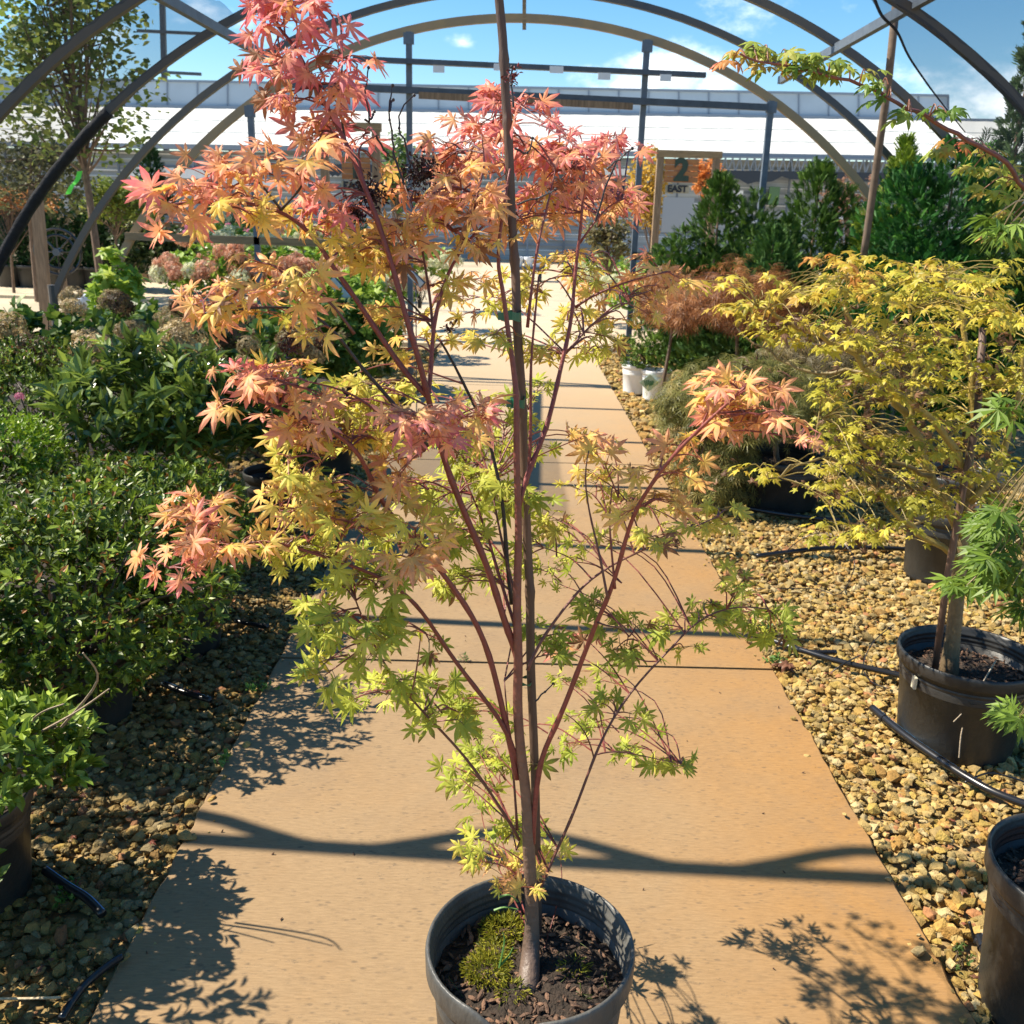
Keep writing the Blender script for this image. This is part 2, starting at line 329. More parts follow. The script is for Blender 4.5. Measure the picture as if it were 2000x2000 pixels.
for a, b in zip(edges[:-1], edges[1:]):
    # slab with softly broken long edges
    n = 60; ys = np.linspace(a+.008, b-.008, n+1); l = XL+rng.normal(size=n+1)*.0035; r = XR+rng.normal(size=n+1)*.0035
    V = []; 
    for i in range(n+1): V += [(l[i], ys[i], -.12), (l[i], ys[i], -.006), (l[i]+.006, ys[i], 0), (r[i]-.006, ys[i], 0), (r[i], ys[i], -.006), (r[i], ys[i], -.12)]
    Fc = [(i*6+j, i*6+j+1, (i+1)*6+j+1, (i+1)*6+j) for i in range(n) for j in range(5)]+[(0, 1, 2, 3, 4, 5), tuple(n*6+j for j in (5, 4, 3, 2, 1, 0))]
    Fc = [f[::-1] if False else f for f in Fc]; g.add(V, Fc)
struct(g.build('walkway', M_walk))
g = MB(); g.box((-3.2, 12.52, -.1), (4.2, 17.5, -.004)); g.box((-.9, 17.52, -.1), (1.6, 34, -.006)); g.box((-12, 17.52, -.1), (-3.0, 26, -.008)); struct(g.build('far_path', M_walk2))
# dirt and moss packed in the slab joints
g = MB()
for yj in edges[1:-1]: g.box((XL+.01, yj-.0079, -.1), (XR-.01, yj+.0079, -.008))
struct(g.build('joint_dirt', mat('joint_dirt', (.035, .03, .02), .95, noise=.5, nscale=40)))
# loose stone chips
ph = (1+5**.5)/2
ICO = nrm(np.array([(-1, ph, 0), (1, ph, 0), (-1, -ph, 0), (1, -ph, 0), (0, -1, ph), (0, 1, ph), (0, -1, -ph), (0, 1, -ph), (ph, 0, -1), (ph, 0, 1), (-ph, 0, -1), (-ph, 0, 1)], float))
ICF = [(0, 11, 5), (0, 5, 1), (0, 1, 7), (0, 7, 10), (0, 10, 11), (1, 5, 9), (5, 11, 4), (11, 10, 2), (10, 7, 6), (7, 1, 8), (3, 9, 4), (3, 4, 2), (3, 2, 6), (3, 6, 8), (3, 8, 9), (4, 9, 5), (2, 4, 11), (6, 2, 10), (8, 6, 7), (9, 8, 1)]
def stones(mb, x0, x1, y0, y1, dens, r0, r1):
    n = int((x1-x0)*(y1-y0)*dens); pos = np.stack([rng.uniform(x0, x1, n), rng.uniform(y0, y1, n), rng.uniform(-.035, -.006, n)], 1)
    sz = rng.uniform(r0, r1, n)*rng.choice([.4, .7, 1, 1.4], n, p=[.28, .3, .3, .12])
    f = rdir(n); nn = rdir(n)*.35+np.array([0, 0, 1.]); R = frames(f*np.array([1, 1, .25]), nn)
    T = ICO[None]*(1+rng.uniform(-.30, .30, (n, 12, 1)))+rng.normal(size=(n, 12, 3))*.09
    S = sz[:, None]*np.stack([rng.uniform(.8, 1.15, n), rng.uniform(.9, 1.4, n), rng.uniform(.5, .8, n)], 1)
    pal = np.array([(.55, .38, .14), (.50, .33, .10), (.60, .44, .20), (.46, .27, .08), (.52, .40, .19), (.38, .28, .12), (.62, .50, .30), (.50, .36, .10)])
    c = pal[rng.integers(0, len(pal), n)]*rng.uniform(.50, 1.0, (n, 1)); c *= np.array([.92, .86, .66]); c[rng.random(n) < .03] = (.36, .16, .06)
    mb.inst(T, ICF, pos, R, S, c)
g = MB()
stones(g, 1.06, 2.3, 1.2, 4.2, 4200, .0105, .0175); stones(g, 1.06, 3.4, 4.2, 7.2, 2300, .012, .0195); stones(g, 2.3, 3.6, 2.6, 4.2, 900, .018, .026)
stones(g, 1.06, 3.2, 7.2, 12, 420, .02, .035)
g2 = MB(); stones(g2, -1.75, -.853, 1.15, 4.6, 4200, .0105, .0175); g2.C = [x*.68 for x in g2.C]; g.merge(g2)  # left chips darkened in colour, for dirt and for shade under the shrubs
g3 = MB(); stones(g3, 1.0, 1.055, 1.3, 6, 260, .007, .013); stones(g3, -.85, -.79, 1.3, 6, 260, .007, .013); g3.V = [v+[0, 0, .025] for v in g3.V]; g.merge(g3); stones(g, -2.2, -.853, 4.6, 7.6, 900, .016, .026); stones(g, -1.6, -.853, 7.6, 12, 420, .02, .035)
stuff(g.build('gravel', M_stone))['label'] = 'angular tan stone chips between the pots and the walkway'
# ------------------------------------------------------------------ hoop house
HX, HZ, HR = .1, -1.33, 4.75; A0 = math.asin((.8-HZ)/HR)
def hoop_pt(t, Y, r=HR): return np.array([HX+r*math.cos(t), Y, HZ+r*math.sin(t)])
def hoop_z(x): return HZ+math.sqrt(HR*HR-(x-HX)**2)
hh = thing('hoop_house', 'open arched hoop house frame of grey steel tubes spanning the concrete walkway', 'hoop house', (0, 6, 0))
HY = [10.0, 8.8, 7.52, 6.25, 5.08, 4.05, 2.54]
M_hoopw = mat('hoop_tube', (.05, .062, .082), .45, metal=.1, dark=(.15, .11, .065), noise=.8, nscale=1.2)
for i, Y in enumerate(HY):
    g = MB(); wd = .074 if i == 0 else .054; n = 64; V = []
    for k in range(n+1):
        t = A0+(PI-2*A0)*k/n; 
        for rr, dy in ((-wd/2, -.026), (wd/2, -.026), (wd/2, .026), (-wd/2, .026)): p = hoop_pt(t, Y+dy, HR+rr); V.append(p)
    Fc = [(k*4+j, (k+1)*4+j, (k+1)*4+(j+1) % 4, k*4+(j+1) % 4) for k in range(n) for j in range(4)]+[(0, 1, 2, 3), tuple(n*4+j for j in (3, 2, 1, 0))]
    g.add(V, Fc)
    for sgn in (0, PI): 
        p = hoop_pt(A0 if sgn == 0 else PI-A0, Y); g.tube([(p[0], p[1], -.2), (p[0], p[1], p[2]+.12)], .038, 10)
    o = g.build('hoop', M_hoopw if i else mat('end_hoop', (.27, .20, .125), .6, dark=(.42, .28, .13), noise=.9, nscale=3), hh)
for x in (1.25, -1.02, -2.565, 2.49):
    g = MB(); g.box((x-.028, 9.93, -.1), (x+.028, 9.985, hoop_z(x)-.02)); g.box((x-.05, 9.92, hoop_z(x)-.13), (x+.05, 9.955, hoop_z(x)-.03)); g.build('end_post', M_metal, hh)
def linebar(name, a, b, wd, th, m, par=hh):
    g = MB(); g.bar(a, b, wd, th); return g.build(name, m, par)
linebar('crossbar', at(690, 115, 9.9), at(1378, 147, 9.9), .045, .07, M_metald); linebar('crossbar', at(560, 165, 9.9), at(1500, 210, 9.9), .06, .05, M_metald)
linebar('door_header', at(818, 186, 9.86), at(1236, 208, 9.86), .06, .03, M_wood)
linebar('end_rail', at(245, 461, 9.95), at(798, 481, 9.95), .075, .04, M_woody); linebar('end_rail', at(1235, 500, 9.95), at(1700, 512, 9.95), .075, .04, M_woody)
linebar('brace', at(300, -15, 6.1), at(592, 152, 9.6), .045, .06, M_metal); linebar('brace', at(1840, -22, 5.9), at(1524, 157, 8.8), .045, .06, M_metal)
linebar('ridge_purlin', (HX, 2.0, 3.36), (HX, 6.0, 3.36), .05, .04, M_metald)
linebar('ridge_bracket', at(1024, -8, 9.8), at(1024, 58, 9.8), .035, .03, M_woody)
g = MB(); g.tube([at(1757, -60, 6.9), at(1735, 160, 7.0), at(1692, 465, 7.1), at(1684, 520, 7.12)], .026, 10); tag(g.build('wooden_pole', mat('old_pole', (.17, .12, .085), .85, noise=.4, nscale=20), smooth=True), 'slender brown pole leaning through the right side of the arches', 'pole')
# clips on the upper crossbar
for px, py, ww in ((738, 128, 22), (857, 135, 20), (972, 131, 14), (1087, 136, 24), (1180, 149, 22), (1300, 152, 20)):
    g = MB(); c = at(px, py, 9.84); g.box(c-np.array([ww*.0027, .006, .03]), c+np.array([ww*.0027, .006, .03])); g.build('clip', M_white, hh)
# shade cloth sheets
def cloth(name, label, tf, yf, nu=40, nv=16, sag=.05):
    g = MB(); V = []
    for i in range(nu+1):
        for j in range(nv+1):
            t, y = tf(i/nu, j/nv), yf(i/nu, j/nv); r = HR+.05-sag*math.sin(PI*((y-2.13) % 1.27)/1.27)+.01*math.sin(i*2.1+j*1.3)
            V.append(hoop_pt(t, y, r))
    g.add(V, [(i*(nv+1)+j, (i+1)*(nv+1)+j, (i+1)*(nv+1)+j+1, i*(nv+1)+j+1) for i in range(nu) for j in range(nv)])
    return tag(g.build(name, M_cloth, smooth=True), label, 'shade cloth')
TL = math.acos((-2.0-HX)/HR)
cloth('shade_cloth', 'dark mesh shade cloth over the left side of the hoops', lambda u, v: PI-A0-.05+(TL-(PI-A0-.05))*u, lambda u, v: 5.6+1.95*v)
TR = math.acos((1.75-HX)/HR)
cloth('shade_cloth', 'dark mesh shade cloth over the upper right hoops with a loose sagging edge', lambda u, v: A0+.05+(TR-A0-.05)*u, lambda u, v: 3.7+2.53*v)
# bunched cloth along hoop B's left leg and at the top right
g = MB(); P = [hoop_pt(PI-A0-.02-(k/40)*(PI-A0-TL-.12)*.72, 7.52, HR-.004) for k in range(41)]
g.tube(P, [.043+.002*math.sin(k*1.3) for k in range(41)], 7)
tag(g.build('rolled_cloth', M_cloth2, smooth=True), 'black shade mesh wrapped along the left leg of the third arch', 'shade cloth')
g = MB(); P = [at(1705, -10, 6.15), at(1722, 30, 6.15), at(1752, 62, 6.15), at(1775, 110, 6.2), at(1812, 165, 6.25), at(1850, 215, 6.3), at(1885, 258, 6.35)]
g.tube(smooth_line(P, 5), np.linspace(.010, .003, 31), 7)
hc = g.build('hanging_cloth_edge', M_cloth2, smooth=True); tag(hc, 'black bunched cloth edge sagging from the upper right arch', 'shade cloth')
g = MB(); V = []
for k in range(31):
    u = k/30; t = TR-.0-(TR-A0)*.62*u; q = smooth_line(P, 5)[k]; h_ = hoop_pt(t, 6.22, HR-.02)
    for j in range(5): V.append(q+(h_-q)*j/4+np.array([0, .02*math.sin(k*.7+j), 0]))
g.add(V, [(k*5+j, k*5+j+1, (k+1)*5+j+1, (k+1)*5+j) for k in range(30) for j in range(4)]); g.build('mesh_panel', M_cloth, hc, smooth=True)
# overhead swagged cloth edge whose shadow crosses the walk
g = MB(); P = []
for k in range(90):
    t = PI-.62-(k/89)*1.6; p = hoop_pt(t, 2.54, HR+.05); xs = p[0]+p[2]*.81; p[1] += .06*math.cos((xs-.07)*2*PI/.98)+.06; P.append(p)
g.tube(P, .026, 7); tag(g.build('rolled_cloth', M_cloth2, smooth=True), 'rolled shade cloth slung overhead above the near arch', 'shade cloth')
# ------------------------------------------------------------------ greenhouse far behind
gh = thing('greenhouse', 'long greenhouse with a white sloping roof and grey vent band behind the nursery', 'greenhouse', (0, 36, 0))
M_roof = mat('white_roof', (.60, .60, .56), .6, noise=.08, nscale=.8); M_band = mat('polycarbonate', (.40, .47, .54), .35, noise=.12, nscale=.5)
M_gut = mat('gutter', (.22, .26, .32), .5, metal=.3)
eL, eR = at(-500, 270, 36), at(2500, 318, 36); bL, bR = at(-500, 196, 44), at(2500, 246, 44); tL, tR = at(-500, 142, 44.05), at(2500, 0, 44.05)
bM = at(1852, 238, 44); tM = at(1852, 187, 44.05)
g = MB(); n = 150
V = []; 
for k in range(n+1):
    u = k/n; z = .012*(k % 2); V += [eL+(eR-eL)*u+np.array([0, 0, z]), bL+(bR-bL)*u+np.array([0, 0, z])]
g.add(V, [(2*k, 2*k+2, 2*k+3, 2*k+1) for k in range(n)]); g.build('roof', M_roof, gh)
g = MB()
for q in (.3, .62): g.bar(eL+(bL-eL)*q+np.array([0, -.0, .012]), eR+(bR-eR)*q+np.array([0, -.0, .012]), .04, .02)
g.build('roof_seam', mat('seam', (.56, .56, .53), .6), gh)
u1 = (bM[0]-bL[0])/(bR[0]-bL[0]); 
def bandp(u, top): a = bL+(bM-bL)*u; b = tL+(tM-tL)*u; return b if top else a
g = MB(); g.add([bandp(0, 0), bandp(1, 0), bandp(1, 1), bandp(0, 1), bandp(0, 0)+[0, .3, 0], bandp(1, 0)+[0, .3, 0], bandp(1, 1)+[0, .3, 0], bandp(0, 1)+[0, .3, 0]], [(0, 1, 2, 3), (1, 5, 6, 2), (3, 2, 6, 7), (4, 7, 6, 5)]); g.build('vent_band', M_band, gh)
for k in range(41):
    g = MB(); u = k/40; g.bar(bandp(u, 0)+[0, -.03, 0], bandp(u, 1)+[0, -.03, 0], .05, .04); g.build('mullion', M_gut, gh)
g = MB(); g.bar(bandp(0, 1)+[0, -.02, 0], bandp(1, 1)+[0, -.02, 0], .09, .12); g.bar(bL+[0, -.08, .02], bR+[0, -.08, .02], .12, .12); g.build('flashing', M_gut, gh)
g = MB(); g.bar(eL+[0, -.1, -.05], eR+[0, -.1, -.05], .16, .2); g.build('gutter', M_gut, gh)
# louvred wall and posts
def e_at(px, dz=0, dy=0): u = (px+500)/3000; p = eL+(eR-eL)*u; return p+np.array([0, dy, dz])
zg = 0
M_pan = mat('wall_sheet', (.13, .145, .155), .35, dark=(.50, .53, .55), noise=.9, nscale=1.6, stretch=(.12, 1, 5))
M_pan2 = mat('beige_panel', (.55, .53, .46), .6, noise=.1, nscale=.5)
g = MB(); a, b = e_at(-450, -.15, .6), e_at(2450, -.15, .6); g.add([(a[0], a[1], 0), (b[0], b[1], 0), b, a], [(0, 1, 2, 3)]); g.build('wall', M_pan, gh)
for k in range(17):
    g = MB(); z = .35+.2*k; g.bar((a[0], a[1]-.08-.02*(k % 2), z), (b[0]-22 if k % 3 else b[0]-8, b[1]-.08, z+.02), [.03, .07, .045][k % 3], .03)
    g.build('wall_rail', [M_white, M_gut, M_band][k % 3], gh)
for k in range(40):
    px = -450+k*74; p = e_at(px, -.1, .35); g = MB(); g.box((p[0]-.035, p[1]-.035, 0), (p[0]+.035, p[1]+.035, p[2])); g.build('wall_post', M_gut if k % 3 else M_metal, gh)
# lattice girder and dark curtain on the right part
for (pa, pb) in ((1310, 1960), (640, 860)):
    top = [e_at(pa, -.12, -.3), e_at(pb, -.12, -.3)]; bot = [e_at(pa, -.62, -.3), e_at(pb, -.62, -.3)]
    g = MB(); g.bar(top[0], top[1], .06, .06); g.bar(bot[0], bot[1], .06, .06); n = int((pb-pa)/14)
    for k in range(n):
        u, v = k/n, (k+1)/n; P0 = top[0]+(top[1]-top[0])*u; P1 = bot[0]+(bot[1]-bot[0])*((u+v)/2); P2 = top[0]+(top[1]-top[0])*v; g.bar(P0, P1, .03, .03); g.bar(P1, P2, .03, .03)
    g.build('lattice_girder', M_gut, gh)
    g = MB(); V = []; nn = 40
    for k in range(nn+1):
        p = bot[0]+(bot[1]-bot[0])*(k/nn); V += [p+[0, -.04, .06], p+[0, -.04, -.26-.10*math.sin(k*.8)-.06*math.sin(k*2.3)]]
    g.add(V, [(2*k, 2*k+1, 2*k+3, 2*k+2) for k in range(nn)]); g.build('curtain', mat('dark_curtain', (.035, .045, .06), .8), gh)
# openings with things seen through the wall on the right
def wp(px, py, Y=36.0): return at(px, py, Y)
def wquad(name, x0, y0, x1, y1, m, Y=36.2, th=.12):
    p, q = wp(x0, y1, Y), wp(x1, y0, Y); g = MB(); g.box((p[0], Y, p[2]), (q[0], Y+th, q[2])); return g.build(name, m, gh)
M_win = mat('pane_green', (.07, .16, .07), .2); M_dark = mat('dark_inside', (.05, .06, .065), .5)
for q in ((1670, 380, 1760, 388, M_pan2), (1690, 392, 1745, 440, M_pan), (1672, 395, 1688, 440, M_white), (1640, 400, 1668, 430, M_white), (1500, 365, 1524, 400, M_win), (1472, 375, 1498, 408, M_dark), (1430, 372, 1452, 414, M_white), (1780, 330, 1900, 400, M_band), (1380, 340, 1420, 372, M_pan2), (250, 330, 420, 345, M_white), (430, 352, 600, 362, M_white), (1060, 330, 1230, 338, M_white), (1080, 352, 1220, 372, M_dark)):
    wquad('wall_panel', *q[:4], q[4], 36.2)
# tall utility mast beyond, left
g = MB(); g.bar(at(316, -40, 60), at(325, 300, 60), .28, .28)
um = thing('utility_pole', 'thin dark pole with two crossarms rising behind the greenhouse', 'utility pole', (float(at(325, 300, 60)[0]), 60, 0)); g.build('mast', M_metald, um)
for a, b in (((268, 60), (395, 66)), ((256, 138), (393, 145))): linebar('crossarm', at(*a, 59.8), at(*b, 59.8), .16, .16, M_metald, um)
# ------------------------------------------------------------------ sign frames
M_board = mat('painted_boards', (.32, .11, .035), .7, dark=(.44, .20, .07), noise=1, nscale=9, stretch=(1, 1, 4))
M_dgreen = mat('dark_green_paint', (.03, .055, .035), .6); M_plate = mat('tan_plate', (.42, .36, .25), .6, noise=.35, nscale=6); M_ink = mat('dark_ink', (.02, .022, .03), .6)
def text(name, body, size, loc, m, parent, ext=.004, bold=0):
    cu = bpy.data.curves.new(name, 'FONT'); cu.body = body; cu.size = size; cu.extrude = ext; cu.offset = bold; cu.align_x = 'CENTER'; cu.align_y = 'CENTER'
    o = bpy.data.objects.new(name, cu); sc.collection.objects.link(o); o.rotation_euler = (PI/2, 0, 0); o.location = loc
    bpy.context.view_layer.update(); me = bpy.data.meshes.new_from_object(o.evaluated_get(bpy.context.evaluated_depsgraph_get())); mw = o.matrix_world.copy(); me.transform(mw)
    bpy.data.objects.remove(o); me.materials.clear(); me.materials.append(m); q = bpy.data.objects.new(name, me); sc.collection.objects.link(q); q.parent = parent; q.matrix_parent_inverse = Matrix.Translation(-parent.location); return q
def sign(Y, x0, x1, ztop, bx, bz, px, pz, white, digit, label):
    xm = (x0+x1)/2; t = thing('section_sign', label, 'sign', (xm, Y, 0), 'wooden section signs')
    for x in (x0, x1): g = MB(); g.box((x-.05, Y-.05, -.1), (x+.05, Y+.05, ztop-.1)); g.build('post', M_wood, t)
    g = MB(); g.box((x0-.07, Y-.055, ztop-.098), (x1+.07, Y+.055, ztop)); g.build('header', M_woody, t)
    g = MB(); n = 4; h = (bz[1]-bz[0])/n
    for k in range(n): g.box((bx[0], Y-.045, bz[0]+k*h+.004), (bx[1], Y-.02, bz[0]+(k+1)*h-.004))
    g.build('number_board', M_board, t)
    g = MB(); g.box((px[0], Y-.05, pz[0]), (px[1], Y-.03, pz[1])); g.build('name_plate', M_plate, t)
    hgt = bz[1]-bz[0]
    text('number', digit, hgt*1.28, ((bx[0]+bx[1])/2 if digit == '2' else (bx[0]+bx[1])/2, Y-.052, (bz[0]+bz[1])/2), M_dgreen, t, bold=.02)
    text('lettering', 'EAST', (pz[1]-pz[0])*1.15, (px[0]+(px[1]-px[0])*.5, Y-.056, (pz[0]+pz[1])/2), M_ink, t, bold=.006)
    if white: g = MB(); g.box((white[0], Y-.04, white[2]), (white[1], Y-.02, white[3])); g.build('blank_board', mat('grey_board', (.42, .43, .45), .5), t)
def P3(px, py, Y): p = at(px, py, Y); return float(p[0]), float(p[2])
Y = 15.; x0, zt = P3(1291, 293, Y); x1, _ = P3(1401, 295, Y); a = P3(1299, 310, Y); b = P3(1361, 358, Y); c = P3(1299, 361, Y); d = P3(1344, 378, Y); e = P3(1295, 385, Y); f = P3(1350, 455, Y)
sign(Y, x0, x1, zt, (a[0], b[0]), (b[1], a[1]), (c[0], d[0]), (d[1], c[1]), (e[0], f[0], f[1], e[1]), '2', 'wooden frame sign with a big 2 over EAST, right of the walkway')
Y = 13.; x0, zt = P3(632, 238, Y); x1, _ = P3(734, 240, Y); a = P3(668, 306, Y); b = P3(724, 352, Y); c = P3(668, 354, Y); d = P3(718, 373, Y)
sign(Y, x0, x1, zt, (a[0], b[0]), (b[1], a[1]), (c[0], d[0]), (d[1], c[1]), None, '1', 'wooden frame sign reading EAST behind the maple, left of the walkway')
# ------------------------------------------------------------------ pots
def pot(label, x, y, r=.17, h=.29, m=None, rings=True, fill='soil', name='nursery_pot', group=None, dent=0, z0=-.02, seg=40, cat='plant pot', squash=None):
    m = m or M_pot; t = thing(name, label, cat, (x, y, 0), group); g = MB()
    def fn(p, th):
        k = 1.
        if dent:
            q = max(0, 1-abs(((th+PI/2+.25+PI) % (2*PI))-PI)/.42)
            if p[2] > h*.86: p = [p[0], p[1], p[2]-dent*.35*q*q]; k = 1-dent*.12*q
            k *= 1+.012*math.sin(2*th+.7)
        else: k *= 1+.006*math.sin(2*th+x*9)
        return (x+p[0]*k, y+p[1]*k, p[2])
    rb = r*.84; pr = [(rb*.9, z0), (rb, z0+.004), (rb+.002, z0+.02)]
    zz = h*.86; pr += [(r*.965, zz-.012), (r*.985, zz-.01), (r*.985, zz), (r*1.03, zz+.002), (r*1.04, zz+.006), (r*1.045, h-.01), (r*1.035, h-.002), (r*1.02, h), (r*1.0, h-.002), (r*.985, h-.012)]
    if rings:
        for k in range(4): z = h-.02-k*.016; pr += [(r*.975, z), (r*.962, z-.004), (r*.962, z-.008), (r*.972, z-.012)]
    pr += [(rb*1.02, h*.45)]
    g.lathe(pr, seg, fn=fn); g.build('pot_wall', m, t, smooth=True)
    if fill:
        g = MB(); zs = h-.085 if h > .25 else h-.05; rs = r*.965; V = [(x, y, zs+.012)]; 
        for i in range(1, 9):
            for k in range(seg): th = 2*PI*k/seg; q = rs*i/8; V.append((x+q*math.cos(th), y+q*math.sin(th), zs+rng.uniform(-.006, .006)+.012*(1-i/8)))
        Fc = [(0, 1+k, 1+(k+1) % seg) for k in range(seg)]+[(1+(i-1)*seg+k, 1+i*seg+k, 1+i*seg+(k+1) % seg, 1+(i-1)*seg+(k+1) % seg) for i in range(1, 8) for k in range(seg)]
        g.add(V, Fc)
        n = 500 if r > .16 and h > .3 else 90        # bark and crumbs
        th = rng.uniform(0, 2*PI, n); q = rs*.95*np.sqrt(rng.random(n)); pos = np.stack([x+q*np.cos(th), y+q*np.sin(th), zs+rng.uniform(0, .012, n)], 1)
        g2 = MB(); g2.inst(ICO[None]*(1+rng.uniform(-.3, .3, (n, 12, 1))), ICF, pos, frames(rdir(n)*[1, 1, .3], rdir(n)*.5+[0, 0, 1]), rng.uniform(.004, .011, n)[:, None]*np.array([.5, 1.3, .35]), lerp((.05, .03, .02), (.22, .12, .07), rng.random(n)))
        so_ = g.build('soil', M_soil, t, smooth=True); g2.build('bark_mulch', M_stone, so_)
    return t
# ------------------------------------------------------------------ shrubs
def crown_points(n, c, rad, lump=.22, shell=.55, low=-.6, seed=0):
    r = np.random.default_rng(seed+11); L = nrm(r.normal(size=(9, 3))); A = r.uniform(-1, 1, 9)
    d = nrm(r.normal(size=(n*3, 3))); d = d[d[:, 2] > low][:n]; k = 1+lump*(np.exp(-4*(1-d@L.T))@A)
    q = (shell+(1-shell)*r.random(len(d))**.6)*k
    return np.asarray(c)+d*np.asarray(rad)*q[:, None], d, r
G_DARK = [(0, (.05, .08, .010)), (.5, (.13, .20, .02)), (1, (.33, .43, .045))]
G_RHODO = [(0, (.08, .12, .025)), (.6, (.18, .26, .045)), (1, (.42, .50, .08))]
G_BRIGHT = [(0, (.14, .24, .012)), (.6, (.26, .40, .02)), (1, (.44, .56, .05))]
G_LIME = [(0, (.16, .28, .03)), (.6, (.32, .46, .05)), (1, (.50, .58, .10))]
G_MID = [(0, (.06, .12, .02)), (.55, (.14, .24, .035)), (1, (.34, .42, .07))]
def shrub(name, label, cat, base, c, rad, n, tmpl, ll, cols, per=7, m=None, stemcol=(.10, .07, .04), seed=0, lump=.25, shell=.55, group=None, low=-.6, up=.6, odd=None, openness=.9, stemr=.006, nst=26, hz=1.):
    t = thing(name, label, cat, (float(base[0]), float(base[1]), 0), group)
    tips, d, r = crown_points(n, c, rad, lump, shell, low, seed)
    # shoots
    g = MB(); b0 = np.array([base[0], base[1], base[2] if len(base) > 2 else .15])
    for i in range(min(nst, len(tips))):
        p = tips[i]; mid = b0+(p-b0)*np.array([.35, .35, .6]); g.tube(smooth_line([b0+r.normal(size=3)*[.02, .02, 0], mid, p], 4, .006), np.linspace(stemr, stemr*.35, 9), 5, col=np.asarray(stemcol)*r.uniform(.6, 1.2))
    g.build('stems', M_redbark, t)
    # whorls of leaves at each tip
    N_ = len(tips); ax = nrm(d*[1, 1, .7]+[0, 0, up]+r.normal(size=(N_, 3))*.3)
    pos = np.repeat(tips, per, 0); A = np.repeat(ax, per, 0); rd = nrm(r.normal(size=pos.shape)); side = nrm(rd-(rd*A).sum(1, keepdims=True)*A)
    k = r.uniform(.25, 1.3, (len(pos), 1)); f = nrm(A*(1.15-openness*k*.8)+side*openness*k); nn = nrm(A+[0, 0, .5]+r.normal(size=pos.shape)*.25)
    pos = pos-A*(r.uniform(0, 1, (len(pos), 1))**1.5)*ll*1.3
    tt = np.clip(np.repeat(r.beta(1.6, 2.2, N_), per)+r.normal(size=len(pos))*.16, 0, 1); col = ramp(cols, tt)
    if odd is not None: msk = r.random(len(pos)) < odd[0]; col[msk] = np.asarray(odd[1])*r.uniform(.6, 1.2, (msk.sum(), 1))
    g = MB(); g.inst(tmpl[0], tmpl[1], pos, frames(f, nn), ll*r.uniform(.65, 1.15, len(pos))[:, None]*np.array([1, 1, hz]), col)
    g.build('foliage', m or M_green, t); return t
def az(a, base, c, rad, n, seed, cols=G_DARK, ll=.026, odd=(.035, (.35, .13, .03)), **k):
    return shrub('azalea', a, 'shrub', base, c, rad, n, ELL, ll, cols, per=8, odd=odd, seed=seed, **k)
gp = 'black nursery pots in the left bed'
pot('black pot under the dark azalea, closest to the slab joint on the left', -1.25, 3.42, .16, .29, group=gp, seg=24)
pot('black pot half lost in shade under the front of the dark azalea mass', -1.38, 2.86, .15, .25, group=gp, seg=24)
pot('black pot holding the small light green azalea at the left edge', -1.32, 1.98, .17, .27, group=gp, seg=24)
az('broad dark green azalea leaning over the gravel, biggest on the left', (-1.37, 2.86, .2), (-1.45, 2.88, .42), (.50, .50, .35), 1500, 1, low=-.9, ll=.036)
az('dark green azalea with reddish flecks behind the biggest one, beside the walkway', (-1.27, 3.42, .2), (-1.38, 3.5, .45), (.46, .42, .28), 1150, 2, low=-.85, ll=.036, odd=(.06, (.38, .14, .03)))
az('dark azalea filling the left edge behind the light green one', (-2.1, 3.1, .2), (-2.05, 2.8, .46), (.5, .6, .33), 1200, 3, low=-.7, ll=.036)
az('small light green azalea with long leaves and bare twigs at the lower left', (-1.42, 1.98, .2), (-1.20, 1.98, .42), (.33, .26, .18), 250, 4, cols=[(0, (.11, .18, .02)), (.6, (.25, .36, .035)), (1, (.44, .54, .09))], ll=.045, odd=None, stemcol=(.3, .22, .14), lump=.4, stemr=.005, nst=60)
g = MB()
for a, b, c in (((120, 1420), (190, 1330), (162, 1275)), ((60, 1440), (150, 1390), (214, 1345)), ((20, 1470), (70, 1400), (125, 1375))):
    g.tube(smooth_line([at(*a, 1.95), at(*b, 1.93), at(*c, 1.9)], 5), np.linspace(.0035, .0018, 11), 5, (.32, .24, .16))
g.build('bare_twigs', M_redbark, bpy.data.objects['azalea.003'])
az('green azalea reaching into the bottom left corner of the picture', (-1.65, 1.5, .15), (-1.44, 1.62, .44), (.48, .42, .42), 520, 5, low=-.8, cols=[(0, (.08, .14, .02)), (1, (.22, .33, .04))], ll=.042, odd=None, nst=20)
az('bright green small leaved azalea at the left edge, catching the sun', (-2.35, 4.2, .3), (-2.25, 4.0, .62), (.36, .3, .15), 700, 6, cols=G_BRIGHT, odd=None, low=-.4)
az('very dark azalea behind the bright green one at the left edge', (-2.5, 4.95, .3), (-2.45, 4.9, .68), (.6, .35, .28), 900, 7, cols=G_DARK, low=-.5)
az('mid green azalea filling the gap under the bright green one', (-2.1, 3.8, .2), (-2.1, 3.75, .42), (.45, .35, .3), 800, 9, low=-.8, ll=.034)
az('low dark azalea between the long leaved shrub and the biggest azalea', (-1.9, 4.1, .2), (-1.75, 4.15, .42), (.5, .35, .24), 800, 8, low=-.5, odd=(.05, (.4, .2, .04)))
M_rh = mat('leaf_waxy', attr=True, rough=.24, trans=.3, spec=.9, noise=.15, nscale=60)
